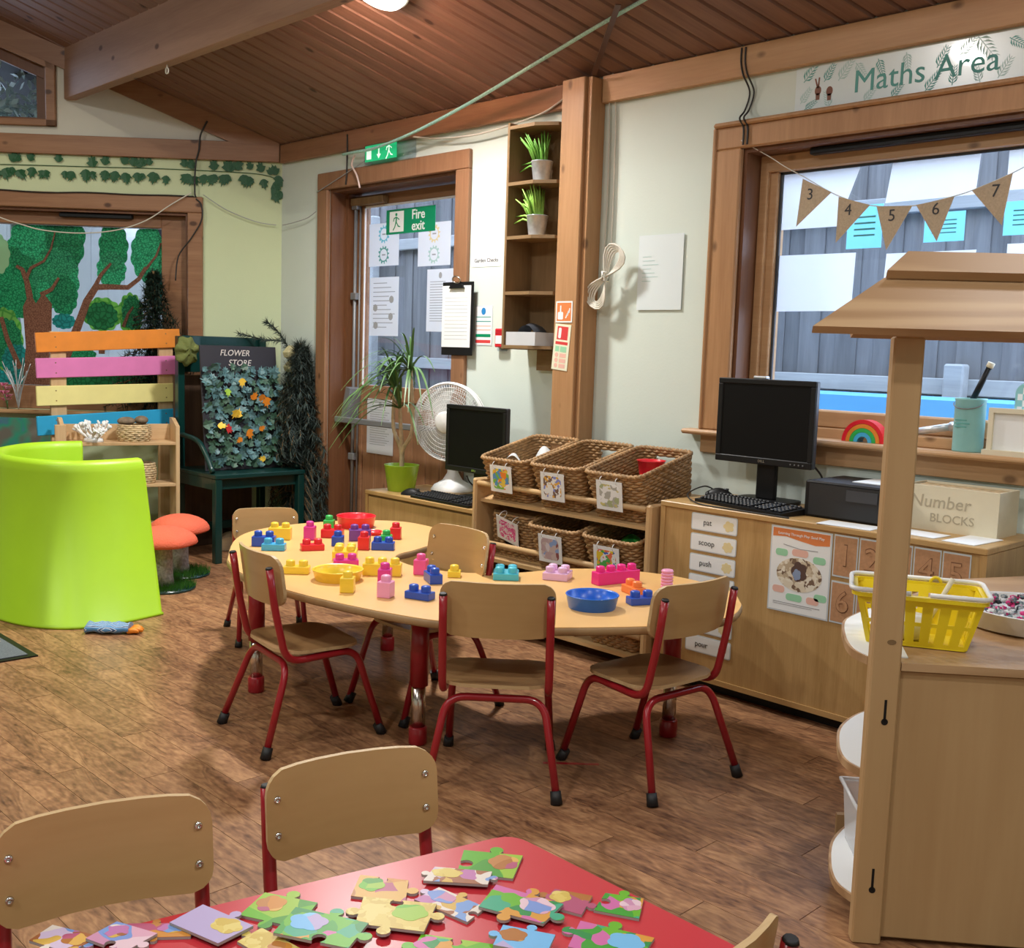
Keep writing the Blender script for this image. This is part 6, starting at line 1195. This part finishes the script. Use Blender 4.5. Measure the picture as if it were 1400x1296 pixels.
# fire action notice
o = wall_card('fire_notice', 'white fire action notice with blue disc and green and red bands', 'notice', 1.90, 2.04, 1.336, 1.545, -.0003, 'laminate'); wp2(o, 'face', rect(-.066, .066, -.10, .10), 'paper'); wp2(o, 'blue_disc', ell(0, .075, .017, .019, 18), mat('blue_disc', (.02, .22, .55), .5), 2)
for i, (zz, m_) in enumerate(((.045, 'teal'), (.022, 'teal'), (-.002, 'ppink'), (-.022, 'ppink'), (-.052, 'green_sign'), (-.083, 'redprint'))): wp2(o, 'band', rect(-.058, .058, zz - (.008 if i > 3 else .0025), zz + (.008 if i > 3 else .0025)), m_, 2)
# call point
o = thing('fire_call_point', 'red fire alarm call point with white window on the wall', 'call point', (2.135, 0, 1.377)); MB().box(-.042, .042, -.035, 0, -.048, .048, .005).build('housing', 'b_red', o); MB().box(-.032, .032, -.037, -.035, -.03, .012).build('window', 'paper', o); MB().box(-.035, .035, -.037, -.035, .02, .04).build('label', mat('red_dark', (.45, .01, .02), .5), o); MB().box(-.03, .03, -.03, 0, -.068, -.0485, .006).build('cover_hinge', 'clearplastic', o)
# signs on pillar
o = wall_card('fire_point_sign', 'square orange sign with a pointing hand and flames on the pillar', 'sign', 2.606, 2.712, 1.453, 1.553, -.1183, 'paper', th=.002); wp2(o, 'face', rect(-.046, .046, -.043, .043), 'porange'); wp2(o, 'hand', rrect(.034, .036, .006, 3, -.022, -.018), 'paper', 2); wp2(o, 'finger', rect(-.026, -.018, 0, .03), 'paper', 2)
for i in range(3): wp2(o, 'flame', [(.008 + .01 * i, -.03 + .012 * i), (.016 + .01 * i, -.03 + .012 * i), (.026 + .007 * i, -.008 + .012 * i), (.02 + .007 * i, -.006 + .012 * i)], 'paper', 2)
o = wall_card('extinguisher_sign', 'tall cream fire extinguisher sign tilted on the pillar', 'sign', 2.598, 2.700, 1.228, 1.445, -.1183, mat('glow_cream', (.80, .80, .62), .5), th=.002); o.rotation_euler = (0, math.radians(5), 0); wp2(o, 'red_panel', rect(-.035, .035, .035, .098), 'redprint'); wp2(o, 'bottle', rrect(.018, .05, .006, 3, -.017, .066), 'paper', 2); wp2(o, 'red_band', rect(-.04, .04, .012, .026), 'redprint')
wp2(o, 'green_box', rect(-.038, -.012, -.022, .004), 'pgreen'); wp2(o, 'green_box', rect(-.006, .035, -.022, .004), 'pgreen', 2)
for i in range(3): wp2(o, 'symbol', ell(-.025, -.038 - .025 * i, .011, .011, 14), 'ppink', 2); wp2(o, 'text_box', rect(-.006, .035, -.048 - .025 * i, -.029 - .025 * i), 'ppink', 2)
# plain sheet on white wall
o = wall_card('paper_sheet', 'faint printed white sheet alone on the white wall', 'paper', 3.005, 3.256, 1.515, 1.848, -.006, mat('sheet_blueish', (.72, .80, .82), .6), th=.0012)
for i in range(7): wp2(o, 'print_line', rect(-.10, -.10 + .05 + .02 * (i % 3), .07 - .018 * i, .072 - .018 * i), 'teal2')
MB().tube([(.09, .006, .165), (.09, -.001, .165)], .003, 6).build('pin', 'steel', o)
# papers on the big window
def wsheet(label, poly, prints=None):
    cx_ = sum(p[0] for p in poly) / len(poly); cz_ = sum(p[1] for p in poly) / len(poly); o = thing('window_paper', label, 'paper', (cx_, .1512, cz_), 0, 'papers taped to the large window'); MB().wallprism([(x - cx_, z - cz_) for x, z in poly], -.0008, 0).build('sheet', 'paper_w', o)
    return o
wsheet('large white sheet on the window glass behind the numeral 3 flag', [(3.634, 1.853), (3.90, 1.853), (3.985, 2.08), (3.634, 2.08)]); wsheet('wide white sheet at the top of the window above the 5 and 6 flags', [(4.10, 1.93), (4.45, 1.935), (4.46, 2.085), (4.12, 2.083)]); wsheet('white sheet at the window top behind the numeral 7 flag', [(4.56, 1.94), (4.95, 1.94), (4.95, 2.085), (4.56, 2.08)])
wsheet('white sheet low on the window glass beside the reveal', [(3.634, 1.513), (3.985, 1.514), (3.99, 1.745), (3.634, 1.747)]); wsheet('white sheet low on the window glass behind the shop roof', [(4.11, 1.50), (4.45, 1.50), (4.47, 1.735), (4.12, 1.735)]); wsheet('white sheet on the window glass above the shop roof', [(4.58, 1.55), (4.93, 1.55), (4.93, 1.75), (4.58, 1.75)])
M['cyan_paper'] = paper_mat('cyan_paper', (.50, .88, .98), .7)
for lb, x0, x1, z0, z1 in (('small cyan printed card on the window between the 4 and 5 flags', 3.945, 4.095, 1.76, 1.93), ('small cyan printed card on the window behind the numeral 6 flag', 4.265, 4.42, 1.77, 1.88), ('small cyan printed card on the window below the numeral 7 flag', 4.56, 4.72, 1.78, 1.90)):
    o = wall_card('window_card', lb, 'card', x0, x1, z0, z1, .1512, 'cyan_paper', 'cyan cards on the large window', th=.0008)
    for i in range(4): MB().box(-(x1 - x0) * .3, (x1 - x0) * .3, -.0016, -.0012, (z1 - z0) * (.2 - .14 * i), (z1 - z0) * (.24 - .14 * i)).build('print_line', 'teal', o)
# bunting
st = [(3.54, -.031, 2.205), (3.60, .0, 2.165), (3.66, .02, 2.128), (3.72, .02, 2.09), (3.82, .02, 2.035), (3.96, .02, 1.957), (4.11, .02, 1.905), (4.28, .02, 1.892), (4.43, .02, 1.915), (4.50, .02, 1.932), (4.63, .02, 1.978), (4.80, .02, 2.06), (5.0, .02, 2.17)]
bu = thing('number_bunting', 'burlap bunting of pennants numbered 3 to 7 strung across the window', 'bunting', (0, 0, 0)); MB().tube(smoothpath(st, 5), .0022, 5).build('string', 'whitecable', bu)
for nmb, a, b, c_ in (('3', (3.81, 2.032), (3.94, 1.968), (3.793, 1.845)), ('4', (3.973, 1.948), (4.107, 1.907), (3.973, 1.772)), ('5', (4.134, 1.90), (4.276, 1.892), (4.185, 1.734)), ('6', (4.29, 1.893), (4.431, 1.912), (4.378, 1.757)), ('7', (4.493, 1.928), (4.63, 1.975), (4.607, 1.80))):
    o = MB().wallprism([a, c_, b], .0165, .0185).build('pennant', 'burlap', bu); ccx, ccz = (a[0] + b[0] + c_[0]) / 3, (a[1] + b[1] + c_[1]) / 3; text('numeral', nmb, .062, 'ink', o, (ccx, .0160, ccz + .018))
# ================================================================== CABLES AND ROPE
def lcable(name, pts, r, m, label, cat='cable'): o = MB().tube(smoothpath(pts, 6), r, 6).build(name, m, rz=LW); return tag(o, label, cat)
lcable('black_cable', [(-.47, -.045, 2.715), (-.515, -.04, 2.625), (-.525, -.038, 2.533), (-.548, -.036, 2.441), (-.553, -.036, 2.27), (-.545, -.036, 2.235)], .006, 'cable', 'black cable hanging from the rafter trim over the mural window corner')
lcable('black_cable', [(-2.0, -.034, 2.245), (-1.796, -.034, 2.24), (-1.517, -.034, 2.232), (-1.238, -.034, 2.242), (-.957, -.034, 2.238), (-.723, -.034, 2.242), (-.56, -.034, 2.240)], .0045, 'cable', 'black cable running along the mural window casing')
lcable('black_cable', [(-.545, -.036, 2.225), (-.512, -.036, 2.189), (-.508, -.036, 2.096), (-.574, -.036, 1.978), (-.66, -.03, 1.857), (-.68, -.03, 1.70)], .0045, 'cable', 'black cable curving down the side of the mural window casing')
lcable('white_wire', [(-2.0, -.045, 2.15), (-1.802, -.045, 2.065), (-1.663, -.045, 2.024), (-1.524, -.045, 1.992), (-1.29, -.045, 1.981), (-1.055, -.045, 2.008), (-.866, -.045, 2.075), (-.702, -.045, 2.183), (-.575, -.040, 2.262)], .004, 'whitecable', 'white wire sagging across the painted mural', 'wire')
lcable('thin_wire', [(-.50, -.03, 2.254), (-.349, -.03, 2.163), (-.16, -.03, 2.095), (-.03, -.03, 2.078)], .0025, 'inkgrey', 'thin grey wire from the mural window to the room corner', 'wire')
cable('thin_wire', [(.06, -.03, 2.075), (.20, -.03, 2.085), (.342, -.03, 2.102), (.44, -.03, 2.135)], .0025, 'inkgrey', 'thin grey wire from the room corner to the door casing', cat='wire')
cable('white_cable', [(2.585, -.042, 2.535), (2.50, -.042, 2.50), (2.388, -.042, 2.464), (2.185, -.042, 2.438), (1.914, -.042, 2.42), (1.621, -.042, 2.436), (1.40, -.042, 2.47)], .005, 'whitecable', 'white cable sagging below the wall plate above the door')
cable('teal_rope', [(.74, -.045, 2.445), (.90, -.075, 2.437), (1.11, -.08, 2.438), (1.5, -.11, 2.475), (2.0, -.16, 2.55), (2.55, -.23, 2.645), (3.0, -.30, 2.715), (3.6, -.40, 2.79)], .0085, 'tealrope', 'teal rope stretched under the ceiling from the exit light', n=8, cat='rope')
cable('white_cable', [(2.775, -.012, 2.555), (2.795, -.012, 2.46), (2.806, -.012, 2.1), (2.80, -.012, 1.75)], .0035, 'whitecable', 'white cable running down beside the pine pillar')
cable('white_cable', [(2.785, -.03, 2.57), (2.83, -.012, 2.47), (2.842, -.012, 2.1), (2.842, -.012, 1.77)], .003, 'whitecable', 'thinner white cable running down the white wall near the pillar')
mb = MB()
for i in range(5):
    rr = random.Random(i); pts = []
    for k in range(25):
        a = 2 * math.pi * k / 24; u_ = math.sin(a) * (.135 + .006 * i); v_ = math.sin(2 * a) * (.022 + .011 * i); ca, sa = math.cos(.98), math.sin(.98); pts.append((v_ * sa + u_ * ca * .9, -.012 - .004 * i, u_ * sa - v_ * ca))
    mb.tube(pts[:-1], .0045, 6, closed=True)
mb.tube([(0, -.045, .02), (.0, -.045, -.02), (0, -.0, -.02), (0, -.0, .02)], .006, 6, closed=True)
tag(mb.build('cable_coil', 'whitecable', None, (2.862, -.045, 1.665)), 'tied coil of white cable hanging beside the pine pillar', 'cable coil')
cable('black_cable', [(.767, -.036, 2.56), (.769, -.036, 2.469), (.765, -.034, 2.342), (.755, -.034, 2.27)], .005, 'cable', 'short black cable dropping from the wall plate to the door casing')
cable('pink_ribbon', [(.864, -.05, 2.425), (.844, -.055, 2.374), (.896, -.055, 2.306), (.92, -.05, 2.235)], .006, mat('pale_ribbon', (.72, .55, .50), .3), 'pale curled ribbon hanging at the door head', cat='ribbon')
cable('grey_wire', [(.45, -.032, 2.25), (.729, -.036, 2.326), (.975, -.03, 2.40)], .003, 'inkgrey', 'grey wire running up to the exit light', cat='wire')
for x in (3.526, 3.546):
    cable('black_cable_tie', [(x - .004, -.036, 2.575), (x - .004, -.036, 2.52), (x + .008, -.036, 2.47), (x + .03, -.012, 2.40), (x + .012, -.012, 2.33), (x + .014, -.05, 2.29), (x + .024, -.034, 2.255), (x + .026, -.034, 2.185)], .004, 'cable', 'thin black cord ' + ('on the sign side' if x > 3.54 else 'on the pillar side') + ' looped over the wall plate at the window corner', cat='cord')
# dark strap lying along ceiling near pillar
mb = MB(); a, b = Vector((2.76, -.09, 2.575)), Vector((3.22, -.47, 2.70)); d_ = (b - a).normalized(); sd = d_.cross(Vector((0, 0, 1))).normalized() * .012; up = Vector((0, 0, .004))
mb.add([tuple(p + s * sd + t * up) for p in (a, b) for s in (-1, 1) for t in (0, 1)], [(0, 1, 3, 2), (4, 6, 7, 5), (0, 4, 5, 1), (2, 3, 7, 6), (0, 2, 6, 4), (1, 5, 7, 3)])
tag(mb.build('dark_strap', mat('brown_strap', (.10, .05, .04), .3)), 'glossy dark brown strap hung below the ceiling by the pillar', 'strap')
# ================================================================== WOODEN PLAY SHOP
SR = math.radians(40.0); SB = (5.10, -1.66)
sp_ = thing('play_shop', 'beech wooden play shop stand with roof, counter and curved shelves', 'play shop', (SB[0], SB[1], 0), SR)
def post(x):
    o = MB().box(x - .03, x + .034, -.005, .032, 0, 1.362, .004).build('post', 'shop', sp_)
    for z, s in ((.13, 1), (.52, 1)): MB().box(x + .004, x + .0095, -.0058, -.0045, z, z + .05).build('keyhole_slot', 'black', o); MB().wallprism(ell(x + .007, z, .0075, .0075, 12), -.0058, -.0045).build('keyhole_slot', 'black', o)
    MB().wallprism(ell(x + .01, .70, .010, .006, 10), -.0056, -.0045).build('knot', 'shelfwood', o)
post(0); post(1.02)
MB().box(.036, .985, .012, .030, .012, .632, .002).build('front_panel', 'shop', sp_)
cpoly = [(.036, .0), (.036, .034)] + [(p[0], p[1]) for p in smoothpath([(-.03, .034, 0), (-.052, .10, 0), (-.045, .22, 0), (-.01, .38, 0), (.08, .52, 0)], 5)] + [(.46, 1.0), (.75, 1.13), (1.06, 1.13), (1.06, .0)]
MB().prism(cpoly, .636, .654).build('counter_top', 'shop_x', sp_)
_sm = lambda pts, n=5: [(p[0], p[1]) for p in smoothpath([(a, b, 0) for a, b in pts], n)]
wh = _sm([(-.028, .04), (-.046, .10), (-.039, .22), (-.004, .377), (.084, .515)]) + [(.12, .53), (.06, .04)]
MB().prism(wh, .654, .656).build('white_top', 'paper', sp_)
for z in (.39, .09):
    MB().prism(_sm([(-.02, .034), (-.05, .10), (-.046, .20), (-.01, .34), (.08, .47), (.22, .55)]) + [(.45, .55), (.45, .034)], z - .018, z).build('shelf', 'shop_x', sp_)
    MB().prism(_sm([(-.015, .038), (-.044, .10), (-.040, .20), (-.004, .335), (.084, .464), (.22, .544)]) + [(.45, .544), (.45, .038)], z, z + .002).build('white_shelf_face', 'paper', sp_)
MB().box(.45, .468, .034, .55, .012, .635).build('divider', 'shop', sp_); MB().box(.04, .45, .53, .548, .0, .072).build('plinth', 'shop', sp_); MB().box(-.015, .45, .034, .05, 0.0, .072).build('plinth', 'shop', sp_); MB().box(.90, .918, .034, 1.1, 0, .635).build('divider', 'shop', sp_)
# roof
def slope(x0l, x0u, x1u, x1l, wl0, zl0, wu, zu, th, name):
    lo = [(x0l, wl0, zl0), (x1l, wl0, zl0), (x1u, wu, zu), (x0u, wu, zu)]; dv = Vector((0, wu - wl0, zu - zl0)).normalized(); nn = Vector((0, -dv.z, dv.y)); nn = nn if nn.z > 0 else -nn
    v = lo + [tuple(Vector(p) + nn * th) for p in lo]; MB().add(v, [(0, 3, 2, 1), (4, 5, 6, 7), (0, 1, 5, 4), (1, 2, 6, 5), (2, 3, 7, 6), (3, 0, 4, 7)]).build(name, 'shop_x', sp_)
slope(-.215, -.045, 1.06, 1.225, -.075, 1.362, .07, 1.475, .018, 'roof_board'); slope(-.045, .012, 1.008, 1.065, .050, 1.487, .115, 1.535, .020, 'ridge_board'); slope(-.07, -.03, 1.06, 1.225, .245, 1.362, .10, 1.475, .018, 'roof_board')
MB().box(.30, .70, -.002, .01, 1.345, 1.3625).build('roof_cleat', 'shop_x', sp_)
def shp(t, w): c_, s_ = math.cos(SR), math.sin(SR); return (SB[0] + t * c_ - w * s_, SB[1] + t * s_ + w * c_)
# yellow basket
yb = thing('yellow_basket', 'bright yellow plastic shopping basket with slots on the play shop counter', 'basket', (*shp(.115, .20), .656), SR + math.radians(-12))
W0, D0, W1, D1, Hh = .22, .13, .275, .185, .115
def wallgrid(face):
    # slotted wall in u (along), t (height)
    mb = MB(); nu = 7 if face in 'fb' else 4; z0s = [(0, .08), (.08, .42), (.42, .50), (.50, .84), (.84, 1.0)]
    def pt(u, t, o):
        hw = (W0 + (W1 - W0) * t) / 2 - o; hd = (D0 + (D1 - D0) * t) / 2 - o; z = .003 + Hh * t
        return {'f': (u * hw, -hd, z), 'b': (-u * hw, hd, z), 'r': (hw, u * hd, z), 'l': (-hw, -u * hd, z)}[face]
    def slab_(u0, u1, t0, t1):
        v = [pt(u, t, o) for o in (0, .003) for u, t in ((u0, t0), (u1, t0), (u1, t1), (u0, t1))]; mb.add(v, [(0, 1, 2, 3), (7, 6, 5, 4), (0, 4, 5, 1), (1, 5, 6, 2), (2, 6, 7, 3), (3, 7, 4, 0)])
    for t0, t1 in z0s:
        if t0 in (.08, .50):
            for k in range(nu + 1): c_ = -1 + 2 * k / nu; slab_(max(-1, c_ - .62 / nu), min(1, c_ + .62 / nu), t0, t1)
        else: slab_(-1, 1, t0, t1)
    return mb
for fc in 'fbrl': wallgrid(fc).build('slotted_wall', 'basket_y', yb)
MB().prism(rrect(W0, D0, .01, 3), 0, .004).build('base', 'basket_y', yb)
o2, i2 = rrect(W1 + .022, D1 + .022, .03, 5), rrect(W1 - .004, D1 - .004, .022, 5)
mb = MB(); n = len(o2); mb.ring([[(x, y, Hh) for x, y in o2], [(x, y, Hh + .009) for x, y in o2], [(x, y, Hh + .010) for x, y in i2], [(x, y, Hh) for x, y in i2]], False, True, False); mb.f = []; mb.sm = []; mb.mi = []
for a in range(4):
    b_ = (a + 1) % 4
    for j in range(n): j2 = (j + 1) % n; mb.f.append((a * n + j, a * n + j2, b_ * n + j2, b_ * n + j)); mb.sm.append(False); mb.mi.append(0)
mb.build('rim', 'basket_y', yb); 
mb = MB().tube(fillet([(.02, -.102, Hh + .016), (.150, -.102, Hh + .016), (.150, .05, Hh + .016), (.150, .102, Hh + .016), (-.02, .102, Hh + .016)], .03, 5), .0055, 8); mb.build('folded_handle', 'white', yb)
mb = MB().tube(fillet([(-.02, -.102, Hh + .016), (-.150, -.102, Hh + .016), (-.150, .102, Hh + .016), (-.02, .102, Hh + .016)], .03, 5), .0055, 8); mb.build('folded_handle', 'white', yb)
for x in (-.04, .045): MB().tube([(x + .012 * math.cos(a), .094, Hh + .008 + .014 * math.sin(a)) for a in [math.pi * i / 8 for i in range(9)]], .004, 6).build('handle_lug', 'basket_y', yb)
tag(MB().cyl((0, 0, 0), (.055, .02, .10), .006, n=8).build('wooden_spoon', 'cream', None, (*shp(.15, .22), .70), SR), 'pale wooden stick standing in the yellow basket', 'stick')
tag(MB().lathe([(.0, 0), (.04, .004), (.05, .03), (.04, .055), (0, .06)], 16, caps=False).build('white_toy_ball', 'white', None, (*shp(.10, .20), .662)), 'white rounded toy inside the yellow basket', 'toy')
# white tray with beads
wt = thing('white_tray', 'round white tray with colourful beads on the play shop counter', 'tray', (*shp(.46, .42), .656)); MB().lathe([(.14, 0), (.165, .004), (.17, .045), (.175, .048), (.165, .048), (.158, .03), (0, .03)], 40, caps=False).build('tray', 'white', wt); M['beads'] = blotch('bead_mix', [(.05, .06, .07), (.62, .04, .20), (.70, .72, .74), (.16, .22, .24), (.50, .52, .55)], 70)
mb = MB(); rr = random.Random(4)
for i in range(160): a = rr.uniform(0, 6.28); q = .145 * math.sqrt(rr.random()); mb.lathe([(0, 0), (.009, .004), (.009, .010), (0, .013)], 6, c=(q * math.cos(a), q * math.sin(a), .031 + rr.uniform(0, .012)), caps=False)
o = mb.build('beads', 'beads', wt); o['kind'] = 'stuff'
# clear tub on the lower curved shelf
tb2 = thing('clear_tub', 'clear plastic tub on the lowest curved shelf of the play shop', 'tub', (*shp(.085, .255), .0925), SR); mb = MB()
for a, b_ in (((-.075, -.10), (.075, -.10)), ((.075, -.10), (.075, .10)), ((.075, .10), (-.075, .10)), ((-.075, .10), (-.075, -.10))):
    mb.add([(a[0] * .86, a[1] * .86, 0), (b_[0] * .86, b_[1] * .86, 0), (b_[0], b_[1], .15), (a[0], a[1], .15)], [(0, 1, 2, 3)])
mb.add([(-.0645, -.086, 0.001), (.0645, -.086, .001), (.0645, .086, .001), (-.0645, .086, .001)], [(0, 1, 2, 3)]).build('tub', 'tubplastic', tb2)
mb = MB(); mb.tube([(-.08, -.105, .15), (.08, -.105, .15), (.08, .105, .15), (-.08, .105, .15)], .006, 6, closed=True); mb.build('rim', 'tubplastic', tb2)

# small printed card and teal toy at the far end of the play shop counter
pc_ = thing('printed_card', 'white printed card standing at the far end of the play shop counter', 'card', (*shp(.80, 1.02), .655), SR); MB().box(-.08, .10, -.003, .003, 0, .10).build('card', 'paper', pc_); MB().box(-.06, .05, -.0036, -.003, .02, .05).build('print', 'redprint', pc_)
tag(MB().lathe([(0, -.03), (.02, -.025), (.032, 0), (.02, .025), (0, .03)], 18, caps=False).box(-.05, .05, -.008, .008, -.03, -.022).build('teal_toy', 'b_cyan', None, (*shp(.99, 1.0), .686), SR), 'small teal toy beside the printed card', 'toy')
